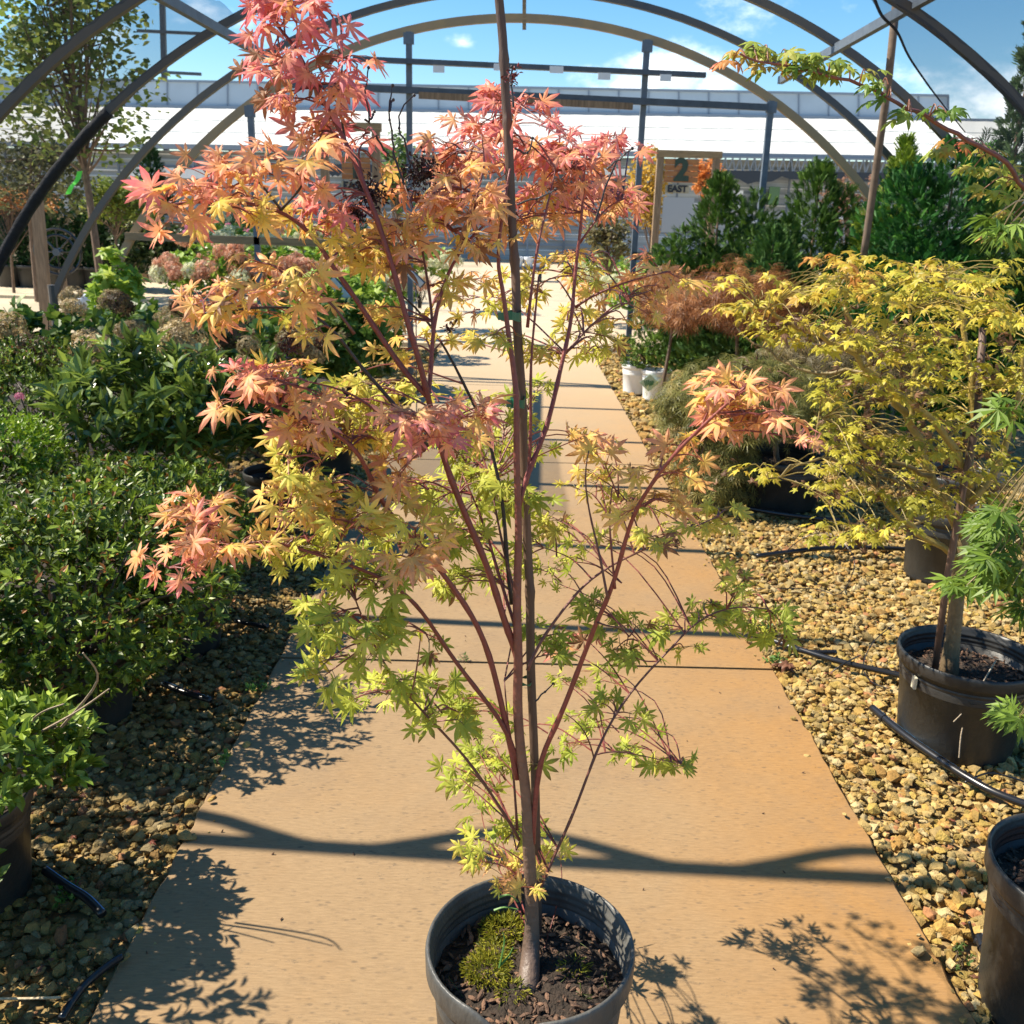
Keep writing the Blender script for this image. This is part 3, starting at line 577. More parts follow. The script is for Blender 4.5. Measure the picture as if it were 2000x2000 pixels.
# long leaved rhododendrons
def rh(label, base, c, rad, n, seed): return shrub('rhododendron', label, 'shrub', base, c, rad, n, (ELL[0]*[.72, 1, 1.2], ELL[1]), .112, G_RHODO, per=13, m=M_rh, seed=seed, shell=.35, lump=.35, low=-.35, openness=.95, up=1.5, nst=40, stemr=.008, stemcol=(.16, .10, .05))
rh('long leaved dark rhododendron in the middle of the left bed', (-1.65, 4.85, .25), (-1.62, 4.45, .70), (.56, .40, .34), 190, 21)
rh('second long leaved rhododendron, beside the dark pots nearer the walkway', (-1.25, 5.05, .25), (-1.25, 4.8, .58), (.34, .36, .30), 100, 22)
pot('black pot under the long leaved rhododendron', -1.25, 5.0, .17, .28, group=gp, seg=24); pot('black pot behind the rhododendron next to the walkway', -1.18, 6.1, .18, .30, group=gp, seg=24)
pot('black pot of the green leafy shrub where the walkway narrows', -1.15, 7.0, .18, .32, group=gp, seg=24)
# ------------------------------------------------------------------ hydrangeas
def head_mesh(name, m, rad, n, ps, cols, seed):
    r = np.random.default_rng(seed); d = nrm(r.normal(size=(n, 3))); d = d[d[:, 2] > -.6]; n = len(d); pos = d*np.array([1, 1, .85])*rad*r.uniform(.75, 1.06, (n, 1))
    V = []; Fc = []
    for k in range(4): a = k*PI/2; V += [(0, 0, 0), (math.cos(a-.5)*.8, math.sin(a-.5)*.8, .1), (math.cos(a)*1.1, math.sin(a)*1.1, .02), (math.cos(a+.5)*.8, math.sin(a+.5)*.8, .1)]; Fc.append((4*k, 4*k+1, 4*k+2, 4*k+3))
    g = MB(); rd = nrm(r.normal(size=(n, 3))); g.inst(np.array(V), Fc, pos, frames(np.cross(d, rd), d+r.normal(size=(n, 3))*.35), ps*r.uniform(.7, 1.2, n), ramp(cols, r.random(n)))
    g.tube([(0, 0, -rad*1.6), (0, 0, 0)], [.003, .002], 5, (.12, .12, .05)); return g
C_TAN = [(0, (.22, .14, .06)), (.5, (.42, .31, .15)), (1, (.62, .50, .26))]; C_BROWN = [(0, (.06, .035, .02)), (1, (.20, .13, .07))]; C_PEACH = [(0, (.55, .22, .12)), (.6, (.76, .40, .25)), (1, (.82, .58, .40))]
C_PALE = [(0, (.55, .58, .30)), (.6, (.75, .75, .50)), (1, (.85, .83, .68))]; C_PINK = [(0, (.6, .14, .28)), (1, (.8, .38, .5))]
HEADS = {}
def head(kind, parent, p, s):
    if kind not in HEADS:
        c = {'tan': C_TAN, 'brown': C_BROWN, 'peach': C_PEACH, 'pale': C_PALE, 'pink': C_PINK}[kind]; o = head_mesh('flower_head', M_leaf, .075, 210, .013, c, len(HEADS)+3).build('flower_head', M_leaf); HEADS[kind] = o; first = True
    else: o = HEADS[kind].copy(); sc.collection.objects.link(o)
    o.parent = parent; o.matrix_parent_inverse = Matrix.Translation(-parent.location); o.location = p; o.scale = (s, s, s*random.uniform(.85, 1.2)); o.rotation_euler = (random.uniform(-.4, .4), random.uniform(-.4, .4), random.uniform(0, 6)); return o
def hydr(label, base, c, rad, n, seed, kinds, nh, cols=G_MID, ll=.085, hs=(.7, 1.3), zfrac=(.2, 1.1)):
    t = shrub('hydrangea', label, 'shrub', base, c, rad, n, WIDE, ll, cols, per=6, seed=seed, shell=.5, openness=1.15, up=.4, nst=24, stemr=.005, low=-.5)
    r = np.random.default_rng(seed+50)
    for k in range(nh):
        d = nrm(r.normal(size=3)*[1, 1, .5]+[0, -.35, 0]); d[2] = abs(d[2])*r.uniform(*zfrac); p = np.asarray(c)+d*np.asarray(rad)*1.05+[0, 0, .03]; head(kinds[k % len(kinds)], t, Vector(p), r.uniform(*hs))
    return t
hydr('hydrangea with tan and brown dried heads, in the front row left of the maple', (-1.8, 5.9, .3), (-1.75, 5.75, .72), (.55, .4, .36), 200, 31, ['tan', 'tan', 'brown', 'tan'], 30, zfrac=(.6, 1.3))
hydr('hydrangea with dried tan heads at the left edge of the bed', (-2.9, 5.9, .3), (-2.85, 5.7, .74), (.62, .45, .38), 220, 32, ['tan', 'brown', 'tan'], 30, zfrac=(.6, 1.3))
hydr('hydrangea with faded heads and one pink bloom near the wooden post', (-2.5, 6.9, .3), (-2.5, 6.9, .66), (.7, .45, .38), 230, 33, ['tan', 'tan', 'brown', 'tan', 'pink', 'tan', 'tan', 'tan'], 28, hs=(.6, 1.1), zfrac=(.6, 1.3))
hydr('hydrangea with brown heads between the oakleaf shrub and the rhododendron', (-1.7, 7.2, .3), (-1.7, 7.2, .6), (.6, .45, .36), 200, 34, ['tan', 'brown'], 24, hs=(.6, 1.1), zfrac=(.6, 1.3))
# single big seed heads standing clear of the bed
for (px, py, Yd, s, kd) in ((140, 578, 6.4, 1.1, 'tan'), (20, 640, 5.4, 1.25, 'tan'), (455, 660, 5.6, 1.35, 'brown'), (355, 670, 5.3, 1.9, 'tan'), (180, 690, 5.2, 1.7, 'tan'), (180, 655, 6.0, .7, 'pink'), (220, 641, 6.4, .35, 'pink'), (38, 775, 4.6, .3, 'pink')):
    nm = 'hydrangea' if px > 300 else 'hydrangea.001' if Yd < 6 or px < 60 else 'hydrangea.002'
    head(kd, bpy.data.objects[nm], Vector(at(px, py, Yd)), s)
# oakleaf: lobed bright leaves
OAK = palmate(5, 100, (1, .8, .55), .26, .6, .25, .04, seed=5)
def lobed(name, label, base, c, rad, n, seed, cols, ll=.10, per=6, **k): return shrub(name, label, 'shrub', base, c, rad, n, (OAK[0], OAK[1]), ll, cols, per=per, m=M_leaf, seed=seed, shell=.4, openness=1.2, up=.35, **k)
lobed('oakleaf_hydrangea', 'bright green oakleaf shrub with lobed leaves at the foot of the end arch', (-3.35, 8.2, .3), (-3.35, 8.2, .82), (.26, .3, .38), 80, 41, G_LIME, .11, lump=.5)
lobed('oakleaf_hydrangea', 'spread of bright lobed leaves in front of the sandy yard', (-2.9, 8.2, .3), (-2.85, 8.1, .58), (.34, .3, .18), 60, 42, G_LIME, .10)
lobed('currant_bush', 'leafy bright green bush beside the walkway left of the maple', (-1.2, 7.3, .3), (-1.22, 7.3, .70), (.42, .55, .42), 260, 43, G_MID, .08)
lobed('currant_bush', 'yellow green leafy bush with a small tilted price sign', (-1.5, 9.0, .3), (-1.5, 9.0, .68), (.60, .55, .46), 280, 44, G_LIME, .085)
hydr('low hydrangea with pale heads beside the leafy bushes', (-2.1, 10.3, .3), (-2.1, 10.2, .6), (.6, .4, .34), 130, 45, ['pale', 'peach'], 10, cols=G_LIME, hs=(.7, 1.2))
for i, (x, y, z, kd, nm) in enumerate(((-3.4, 11.0, .86, ['peach', 'peach', 'peach', 'pale'], 'peach flowered hydrangea by the sandy yard, leftmost of the flowering row'), (-2.75, 11.3, .9, ['peach', 'peach'], 'peach flowered hydrangea beside the post of the end arch'), (-3.7, 13.4, 1.1, ['pale'], 'white headed hydrangea behind the leftmost peach one'),
      (-2.2, 11.8, .9, ['pale', 'pale', 'peach'], 'white and peach hydrangea under the left EAST sign'), (-1.5, 11.2, .8, ['peach', 'pale'], 'peach hydrangea at the far left edge of the walkway'), (-3.0, 14.6, 1.1, ['peach', 'pale', 'peach'], 'hydrangea with salmon heads farthest down the left row'), (-1.3, 14.0, .9, ['pale', 'peach'], 'small pale hydrangea at the far end of the left row'))):
    hydr(nm, (x, y, .3), (x, y, z), (.5, .4, .36), 120, 60+i, kd, 26, cols=[(0, (.14, .28, .03)), (1, (.40, .55, .07))], ll=.08, hs=(1.0, 1.6), zfrac=(.4, 1.2))
for i, (x, y, nm) in enumerate(((1.75, 12.5, 'pale flowered hydrangea beyond the end post, right of the walkway'), (2.6, 12.6, 'cream hydrangea behind the first conifer'), (1.5, 15.2, 'cream hydrangea in front of the white sign board'), (3.6, 11.6, 'cream hydrangea between the conifers'))):
    hydr(nm, (x, y, .3), (x, y, .72), (.55, .4, .45), 110, 80+i, ['pale'], 22, cols=G_LIME, ll=.08, hs=(.8, 1.4), zfrac=(.3, 1.1))
hydr('pale hydrangea low among the orange laceleaf maples', (2.25, 7.4, .3), (2.25, 7.3, .62), (.30, .25, .3), 60, 90, ['pale'], 9, cols=G_LIME, hs=(.6, 1))
# ------------------------------------------------------------------ conifers
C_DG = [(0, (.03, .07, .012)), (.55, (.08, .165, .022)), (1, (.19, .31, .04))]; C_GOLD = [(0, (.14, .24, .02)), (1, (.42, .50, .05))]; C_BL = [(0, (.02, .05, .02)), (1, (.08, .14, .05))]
def conifer(name, label, x, y, h, rad, n, seed, cols=C_DG, sl=.10, z0=.25, cat='conifer', group=None, pw=.8, rough=.25, trunk=True, lean=(0, 0)):
    n = int(n*1.75)
    t = thing(name, label, cat, (x, y, 0), group); r = np.random.default_rng(seed+5)
    g = MB(); g.tube([(x, y, -.02), (x+lean[0]*.5, y, h*.5), (x+lean[0], y+lean[1], h*.97)], [.03*h/2, .02*h/2, .004], 8); g.build('trunk', M_bark, t)
    L = nrm(r.normal(size=(16, 3))); A = r.uniform(-1, 1, 16)
    K = 7; lo = np.stack([r.normal(size=K)*rad*.38, r.normal(size=K)*rad*.3], 1); lo[0] = 0; lh = r.uniform(.5, .93, K); lh[0] = 1; lr = r.uniform(.58, .92, K); lr[0] = .85
    ki = r.choice(K, n, p=np.array([.34]+[.66/(K-1)]*(K-1))); u0 = r.random(n)**1.15; th = r.uniform(0, 2*PI, n); rr = rad*lr[ki]*(np.clip(1-u0, 0, 1)**pw)*np.minimum(1, .6+u0*3.5); d = np.stack([np.cos(th), np.sin(th), np.zeros(n)], 1); u = u0*lh[ki]
    bum = 1+rough*np.sin(3*th+u*17+seed+ki)+rough*.8*np.sin(7*th-u*29+seed*2)*.6; q = rr*bum*(.35+.65*r.random(n)**.5)
    pos = np.stack([x+lean[0]*u+q*np.cos(th)+lo[ki, 0], y+lean[1]*u+q*np.sin(th)+lo[ki, 1], z0+u*(h-z0)], 1)
    f = nrm(d*.75+np.array([0, 0, .65])+r.normal(size=(n, 3))*.35+np.array([0, 0, 1.])*np.clip(u-.7, 0, 1)[:, None]*3); nn = np.cross(f, rdir(n))
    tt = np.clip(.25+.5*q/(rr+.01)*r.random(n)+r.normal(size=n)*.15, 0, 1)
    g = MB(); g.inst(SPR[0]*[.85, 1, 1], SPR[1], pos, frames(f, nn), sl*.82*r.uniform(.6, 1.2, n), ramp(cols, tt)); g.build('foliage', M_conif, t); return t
cx = lambda px, Y: float(at(px, 430, Y)[0])
gc = 'potted conifers on the right'
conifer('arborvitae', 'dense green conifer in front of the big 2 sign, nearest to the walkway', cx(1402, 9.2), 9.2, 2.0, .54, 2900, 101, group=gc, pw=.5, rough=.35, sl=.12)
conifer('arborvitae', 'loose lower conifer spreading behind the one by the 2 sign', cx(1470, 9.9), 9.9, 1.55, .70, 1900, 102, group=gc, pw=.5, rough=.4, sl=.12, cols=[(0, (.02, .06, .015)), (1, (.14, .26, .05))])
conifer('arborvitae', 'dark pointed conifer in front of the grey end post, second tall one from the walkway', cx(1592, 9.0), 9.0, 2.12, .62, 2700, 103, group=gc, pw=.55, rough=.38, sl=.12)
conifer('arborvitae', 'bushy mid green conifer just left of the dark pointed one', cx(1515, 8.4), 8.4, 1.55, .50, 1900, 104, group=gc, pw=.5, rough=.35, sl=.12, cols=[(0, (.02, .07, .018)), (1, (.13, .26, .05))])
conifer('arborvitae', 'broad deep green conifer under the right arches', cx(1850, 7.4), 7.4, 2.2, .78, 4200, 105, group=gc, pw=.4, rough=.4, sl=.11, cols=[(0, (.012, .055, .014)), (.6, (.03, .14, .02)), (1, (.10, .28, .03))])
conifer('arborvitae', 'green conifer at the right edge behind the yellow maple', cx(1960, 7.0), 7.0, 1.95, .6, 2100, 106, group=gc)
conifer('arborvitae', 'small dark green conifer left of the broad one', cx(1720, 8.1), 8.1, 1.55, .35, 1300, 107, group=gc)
conifer('golden_cypress', 'golden yellow cypress glowing behind the broad green conifer', cx(1750, 8.6), 8.6, 2.3, .5, 2000, 108, cols=C_GOLD, sl=.13)
conifer('weeping_cypress', 'tall wispy blue green cypress at the right edge', cx(1958, 8.3), 8.3, 3.15, .62, 1100, 109, cols=[(0, (.04, .09, .04)), (1, (.16, .25, .10))], sl=.17, pw=1.0, rough=.4)
# ------------------------------------------------------------------ laceleaf maples
def lace(label, base, c, rad, n, cols, seed, ll=.07, low=-.8, m=None):
    t = thing('laceleaf_maple', label, 'shrub', (base[0], base[1], 0)); tips, d, r = crown_points(n, c, rad, .3, .55, low, seed); b0 = np.array([base[0], base[1], .25])
    g = MB(); top = np.asarray(c)+[0, 0, rad[2]*.55]; g.tube(smooth_line([b0, (b0+top)/2+[.03, 0, 0], top], 4), np.linspace(.018, .01, 9), 7, (.14, .10, .07))
    for i in range(34): p = tips[i]; g.tube(smooth_line([top, (top+p)/2+[0, 0, .08], p], 4), np.linspace(.007, .002, 9), 5, (.18, .08, .05))
    g.build('branches', M_redbark, t); per = 7; pos = np.repeat(tips, per, 0)+r.normal(size=(len(tips)*per, 3))*.035; f = nrm(np.repeat(d, per, 0)*[.8, .8, .1]+[0, 0, -.55]+r.normal(size=pos.shape)*.35); nn = nrm(np.repeat(d, per, 0)+[0, 0, .5]+r.normal(size=pos.shape)*.3)
    g = MB(); tt = np.clip(np.repeat(r.random(len(tips)), per)*.8+r.normal(size=len(pos))*.15, 0, 1); g.inst(LACE[0], LACE[1], pos, frames(f, nn), ll*r.uniform(.7, 1.2, len(pos)), ramp(cols, tt)); g.build('foliage', M_leaf, t); return t
C_LG = [(0, (.11, .11, .03)), (.6, (.27, .26, .07)), (1, (.45, .36, .12))]; C_LO = [(0, (.16, .07, .03)), (.5, (.38, .15, .05)), (1, (.56, .28, .09))]
pot('large black pot with a heavy rim under the green laceleaf mound', 1.66, 5.62, .30, .30, group='black pots on the right gravel', seg=36)
lace('cascading grey green laceleaf mound spilling from its pot toward the walkway', (1.66, 5.62), (1.48, 5.6, .58), (.60, .45, .30), 620, C_LG, 201, .075, low=-.4)
lace('low skirt of green laceleaf foliage brushing the gravel beside the walkway', (1.35, 5.7), (1.27, 5.55, .26), (.22, .3, .27), 200, C_LG, 202, .07)
lace('rusty orange laceleaf maple behind the green mound', (1.75, 7.3), (1.70, 7.3, .95), (.58, .5, .27), 360, C_LO, 203, .075, low=-.3)
lace('brownish green laceleaf maple between the rusty one and the yellow maple', (2.35, 6.3), (2.3, 6.4, .72), (.6, .4, .30), 380, [(0, (.12, .10, .05)), (1, (.32, .24, .10))], 204, .07, low=-.3)
lace('thin rusty laceleaf maple beside the pale walkway end', (1.35, 8.2), (1.38, 8.2, .98), (.26, .35, .30), 160, C_LO, 205, .08, low=-.4)
# white pots with a diamond tag
for x, y, nm in ((1.27, 9.35, 'white pot partly hidden behind the one with the diamond label'), (1.42, 9.0, 'white pot with a diamond shaped green and white label')):
    t = pot(nm, x, y, .14, .27, M_white, fill='soil', name='white_pot', group='white pots by the walkway', seg=30)
g = MB(); a = .09; R_ = _rz(-.05)@np.array([[1, 0, 0], [0, math.cos(.25), -math.sin(.25)], [0, math.sin(.25), math.cos(.25)]])
V = np.array([(0, 0, a), (a, 0, 0), (0, 0, -a), (-a, 0, 0), (0, .003, a), (a, .003, 0), (0, .003, -a), (-a, .003, 0)])@R_.T+at(1268, 748, 8.84); g.add(V, [(0, 3, 2, 1), (4, 5, 6, 7), (0, 1, 5, 4), (1, 2, 6, 5), (2, 3, 7, 6), (3, 0, 4, 7)])
dt = g.build('diamond_label', mat('label_paper', (.42, .60, .50), .4), bpy.data.objects['white_pot.001'])
g = MB(); c0 = at(1268, 748, 8.835)
for k in range(6): b_ = c0+[(-.03+.012*k), -.002, -.03+.006*(k % 3)]; g.bar(b_, b_+[.01*(k-2.5)*.6, 0, .05], .010, .002)
g.build('leaf_print', mat('print_green', (.05, .22, .10), .5), dt)
az('small green azalea growing in the white pots', (1.35, 9.15, .3), (1.33, 9.15, .42), (.24, .22, .15), 160, 91, cols=G_MID, ll=.035, odd=None)
# ------------------------------------------------------------------ background left: tree, posts, arborvitae row, fence
C_AR = [(0, (.01, .04, .012)), (1, (.05, .13, .03))]
ga = 'arborvitae in black pots along the back fence'
for i, px in enumerate((10, 55, 100, 145, 185, 228)):
    x = cx(px, 19.5); nm = ['first arborvitae from the left edge in the back row', 'second arborvitae of the back row, left of the wooden post', 'third arborvitae of the back row, behind the wooden post and reel', 'fourth arborvitae of the back row, left of the tall tree trunk', 'fifth arborvitae of the back row, right of the tree trunk', 'last arborvitae of the back row beside the mesh fence'][i]
    conifer('arborvitae', nm, x, 19.5+.2*(i % 2), 1.95-.06*i, .38, 800, 300+i, cols=C_AR, sl=.13, group=ga, pw=.55, trunk=False)
    if i < 5: pot(['pot of the first', 'pot of the second', 'pot of the third', 'pot of the fourth', 'pot of the fifth'][i]+' arborvitae in the back row', x, 19.4, .28, .42, group='pots of the back row', seg=18, rings=False)
def crown_tree(name, label, x, y, h, c, rad, n, cols, seed, ll=.11, trunkr=.05, limbs=14, tmpl=WIDE, barkm=None, group=None, trunk_pts=None, shell=.2, lump=.4, cat='tree'):
    t = thing(name, label, cat, (x, y, 0), group); r = np.random.default_rng(seed)
    tp = trunk_pts or [(x, y, -.05), (x+.05, y, h*.5), (c[0], c[1], h*.9)]; P = smooth_line(tp, 6); g = MB(); g.tube(P, np.linspace(trunkr, trunkr*.2, len(P)), 9); g.build('trunk', barkm or M_bark, t)
    tips, d, _ = crown_points(n, c, rad, lump, shell, -.9, seed); g = MB(); k0 = int(len(P)*.42)
    for i in range(limbs*4):
        s = P[k0+int((len(P)-k0-1)*r.random())]; p = tips[i % len(tips)]; 
        if p[2] < s[2]-.1: continue
        g.tube(smooth_line([s, (s+p)/2+[0, 0, -.05*rad[2]], p], 4), np.linspace(trunkr*.33, trunkr*.05, 9), 5)
    g.build('limbs', barkm or M_bark, t); per = 9; pos = np.repeat(tips, per, 0)+r.normal(size=(len(tips)*per, 3))*.09*max(rad)/1.2
    f = nrm(r.normal(size=pos.shape)*[1, 1, .5]+[0, 0, -.35]); nn = nrm(r.normal(size=pos.shape)*.5+[0, 0, 1]); g = MB(); g.inst(tmpl[0], tmpl[1], pos, frames(f, nn), ll*r.uniform(.6, 1.2, len(pos)), ramp(cols, np.clip(np.repeat(r.random(len(tips)), per)+r.normal(size=len(pos))*.2, 0, 1)))
    g.build('foliage', M_leaf, t); return t
Yt = 14.
crown_tree('young_tree', 'tall staked young tree with thin green crown against the sky at upper left', float(at(205, 560, Yt)[0]), Yt, 4.9, at(125, 90, Yt), (1.15, .9, 1.55), 330, [(0, (.09, .14, .03)), (.6, (.19, .26, .05)), (1, (.36, .40, .09))], 401, .11, .07, 20, trunk_pts=[tuple(at(212, 640, Yt)), tuple(at(197, 548, Yt)), tuple(at(172, 370, Yt)), tuple(at(148, 220, Yt)), tuple(at(135, 130, Yt)), tuple(at(120, -20, Yt))], shell=.3, lump=.5)
g = MB(); P = smooth_line([at(155, 335, 13.9), at(150, 352, 13.85), at(138, 366, 13.8), at(132, 380, 13.8)], 4); V = []
for k, p in enumerate(P): V += [p+[-.03, 0, 0], p+[.04, .01, .01]]
g.add(V, [(2*k, 2*k+1, 2*k+3, 2*k+2) for k in range(len(P)-1)]); g.build('ribbon', mat('neon_ribbon', (.12, .75, .08), .5, trans=.3), bpy.data.objects['young_tree'])
crown_tree('birch', 'hazy brown green tree crown behind the left hoops', float(at(70, 560, 17)[0]), 17, 2.9, at(70, 330, 17), (1.0, .8, .75), 260, [(0, (.07, .08, .03)), (1, (.22, .22, .09))], 402, .09, .05, 14)
crown_tree('ornamental_pear', 'yellow green young tree in front of the greenhouse wall, left of the end arch', float(at(230, 560, 18)[0]), 18, 2.0, at(235, 390, 18), (.75, .6, .55), 200, [(0, (.12, .18, .03)), (1, (.34, .38, .07))], 403, .09, .04, 12)
crown_tree('ornamental_pear', 'small olive green tree behind the left end of the arch row', float(at(120, 560, 20)[0]), 20, 2.0, at(30, 400, 20), (1.0, .6, .5), 200, [(0, (.10, .14, .03)), (1, (.28, .26, .08))], 404, .09, .04, 12)
crown_tree('orange_maple', 'low orange leaved maple at the far left edge', float(at(18, 500, 18)[0]), 18, 1.6, at(20, 392, 18), (.7, .5, .18), 120, [(0, (.35, .14, .04)), (1, (.6, .3, .1))], 405, .08, .03, 10)
conifer('dwarf_spruce', 'small rounded conifer standing against the greenhouse wall on the left', cx(303, 21), 21, 2.75, .36, 900, 410, cols=C_AR, sl=.15, pw=.45, z0=1.4)
conifer('dark_yew', 'dark rounded conifer behind the pink flowers', cx(425, 20), 20, 1.7, .52, 1100, 411, cols=C_AR, sl=.15, pw=.4)
conifer('dark_yew', 'second dark conifer, just right of the one behind the pink flowers', cx(482, 19), 19, 1.75, .5, 900, 412, cols=C_AR, sl=.15, pw=.4)
conifer('dark_yew', 'dark conifer between the left sign posts', cx(690, 19), 19, 1.6, .5, 700, 413, cols=C_AR, sl=.15, pw=.4)
hydr('pink flowered shrub in front of the dark conifers', (cx(415, 17.5), 17.5, .3), (cx(425, 17.5), 17.5, 1.12), (.55, .4, .28), 60, 420, ['pink'], 16, hs=(.6, 1.1))
for i, px in enumerate((255, 300, 345, 395)):
    shrub('potted_shrub', ['leftmost low dark shrub in front of the mesh fence', 'second low dark shrub in front of the mesh fence', 'third low dark shrub in front of the mesh fence', 'rightmost low dark shrub in front of the mesh fence'][i], 'shrub', (cx(px, 19), 19, .3), (cx(px, 19), 19, .75), (.42, .4, .55), 90, WIDE, .11, [(0, (.03, .06, .02)), (1, (.12, .16, .05))], per=7, seed=430+i, shell=.3, group='shrubs along the mesh fence')
crown_tree('yellow_maple', 'slender yellow orange tree behind the left post of the 2 sign', cx(1268, 17), 17, 2.6, at(1265, 385, 17), (.33, .3, .75), 130, [(0, (.45, .30, .04)), (1, (.75, .5, .1))], 440, .09, .03, 10)
crown_tree('orange_maple', 'orange leaved young maple framed inside the 2 sign', cx(1380, 18), 18, 2.6, at(1378, 345, 18), (.30, .3, .42), 90, [(0, (.60, .20, .05)), (1, (.8, .38, .12))], 441, .08, .03, 10)
crown_tree('purple_maple', 'thin brownish maple left of the grey end post', cx(1185, 14), 14, 1.6, at(1185, 460, 14), (.45, .4, .42), 120, [(0, (.12, .09, .04)), (1, (.3, .28, .12))], 442, .07, .03, 12)
crown_tree('purple_maple', 'faint pinkish maple between the dark conifer and the pole', cx(1655, 13), 13, 2.2, at(1655, 395, 13), (.25, .3, .35), 60, [(0, (.25, .12, .08)), (1, (.4, .25, .14))], 443, .06, .02, 10)
crown_tree('cherry', 'green tree seen between the left sign and the grey end post', cx(770, 17), 17, 2.4, at(775, 330, 17), (.33, .4, .65), 130, [(0, (.08, .16, .04)), (1, (.25, .34, .12))], 444, .09, .03, 12)
# wooden post with reel, fence
g = MB(); a = at(70, 372, 12.6); b = at(92, 640, 12.6); g.bar(b-[0, 0, .3], a, .13, .10); tag(g.build('wooden_post', M_wood), 'square weathered wooden post standing between the left hoops', 'post')
def reel():
    t = thing('wagon_wheel', 'dark spoked wheel leaning behind the wooden post', 'wheel', (float(at(113, 560, 13.3)[0]), 13.3, 0)); c = at(113, 492, 13.3); g = MB(); n = 36
    for R_ in (.30, .22): g.tube([c+[R_*math.cos(k*2*PI/n), .03*math.cos(k*2*PI/n), R_*math.sin(k*2*PI/n)] for k in range(n+1)], .017, 6)
    g.build('rim', M_hose, t); g = MB()
    for k in range(8): g.tube([c, c+[.29*math.cos(k*PI/4), 0, .29*math.sin(k*PI/4)]], .011, 5)
    g.build('spokes', M_hose, t); g = MB(); g.tube([c-[0, .06, 0], c+[0, .06, 0]], .05, 12); g.build('hub', M_metald, t)
    g = MB(); g.box(c+[-.04, .02, -c[2]-.05], c+[.04, .09, -.25]); g.build('stand', M_wood, t)
reel()
fn = thing('mesh_fence', 'tan reed mesh fence with a wooden top rail behind the shrubs', 'fence', (-9, 22, 0)); M_reed = mat('reed_mesh', (.30, .22, .13), .9, noise=.5, nscale=14, stretch=(1, 1, 6), alpha=.75)
a, b = at(-120, 412, 23), at(380, 442, 21); g = MB(); g.bar(a, b, .10, .10); g.build('top_rail', M_woody, fn)
g = MB(); g.add([(a[0], a[1]+.05, -.05), (b[0], b[1]+.05, -.05), b+[0, .05, -.05], a+[0, .05, -.05]], [(0, 1, 2, 3)]); g.build('reed_panel', M_reed, fn)
g = MB(); 
for k in range(26): z = .1+k*.06; g.bar([a[0], a[1], z], [b[0], b[1], z], .012, .012)
g.build('reed_lines', M_woody, fn)
for k in range(6): p = a+(b-a)*k/5; g = MB(); g.box((p[0]-.06, p[1]-.02, -.1), (p[0]+.06, p[1]+.1, p[2]+.06)); g.build('fence_post', M_wood, fn)
# price signs tilted on stakes
def price_sign(label, px, py, Y, tilt, wd, hg):
    c = at(px, py, Y); t = thing('price_sign', label, 'sign', (float(c[0]), float(c[1]), 0), 'tilted price signs'); g = MB(); R_ = np.array(_rz(0))@np.array([[math.cos(tilt), 0, -math.sin(tilt)], [0, 1, 0], [math.sin(tilt), 0, math.cos(tilt)]])@np.array([[1, 0, 0], [0, math.cos(.7), -math.sin(.7)], [0, math.sin(.7), math.cos(.7)]])
    g.box((-wd/2, -.004, -hg/2), (wd/2, .004, hg/2), R=R_, o=c); g.build('plate', mat('sign_plate', (.62, .70, .80), .25), t)
    g = MB(); g.box((-wd/2-.01, .0045, -hg/2-.01), (wd/2+.01, .010, hg/2+.01), R=R_, o=c); g.build('holder', M_metald, t)
    g = MB(); g.tube([(c[0], c[1]+.03, 0), c+[0, .015, 0]], .006, 6); g.build('stake', M_metald, t)
price_sign('tilted grey price sign in the leafy bushes, left of the maple trunk', 663, 566, 7.3, -.85, .19, .09)
price_sign('white tilted price sign right of the grey one', 812, 545, 8.0, -.75, .14, .07)
# white bags on the ground by the left arch foot
g = MB()
for k, (px, py) in enumerate(((165, 566), (188, 566))):
    c = at(px, py, 15.5); c[2] = .1; T = ICO*(1+rng.uniform(-.12, .12, (12, 1))); g.inst(T, ICF, [c], frames(rdir(1), rdir(1)), np.array([[.22, .2, .14]]), (.7, .74, .8))
tag(g.build('white_bag', mat('sack', (.42, .48, .58), .5), smooth=True), 'crumpled pale plastic sack lying on the yard at the foot of the left arches', 'sack')
# plant cart at the end of the walk
ct = thing('plant_cart', 'low dark cart loaded with white pots at the far end of the walkway', 'cart', (cx(1035, 25), 25, 0)); x = cx(1035, 25)
g = MB(); g.box((x-.42, 24.8, .28), (x+.42, 25.4, .36)); g.box((x-.42, 24.8, .36), (x-.38, 25.4, .5)); g.box((x+.38, 24.8, .36), (x+.42, 25.4, .5)); g.build('deck', M_metald, ct)
for k in range(4):
    g = MB(); wx = x-.3+.6*(k % 2); wy = 24.9+.4*(k//2); g.tube([(wx-.04, wy, .1), (wx+.04, wy, .1)], .14, 14); g.build('wheel', M_hose, ct)
for k in range(3): pot(['left white pot on the far cart', 'middle white pot on the far cart', 'right white pot on the far cart'][k], x-.27+.27*k, 25., .12, .6, M_white, rings=False, fill=None, name='white_pot', group='white pots on the cart', z0=.365, seg=14)
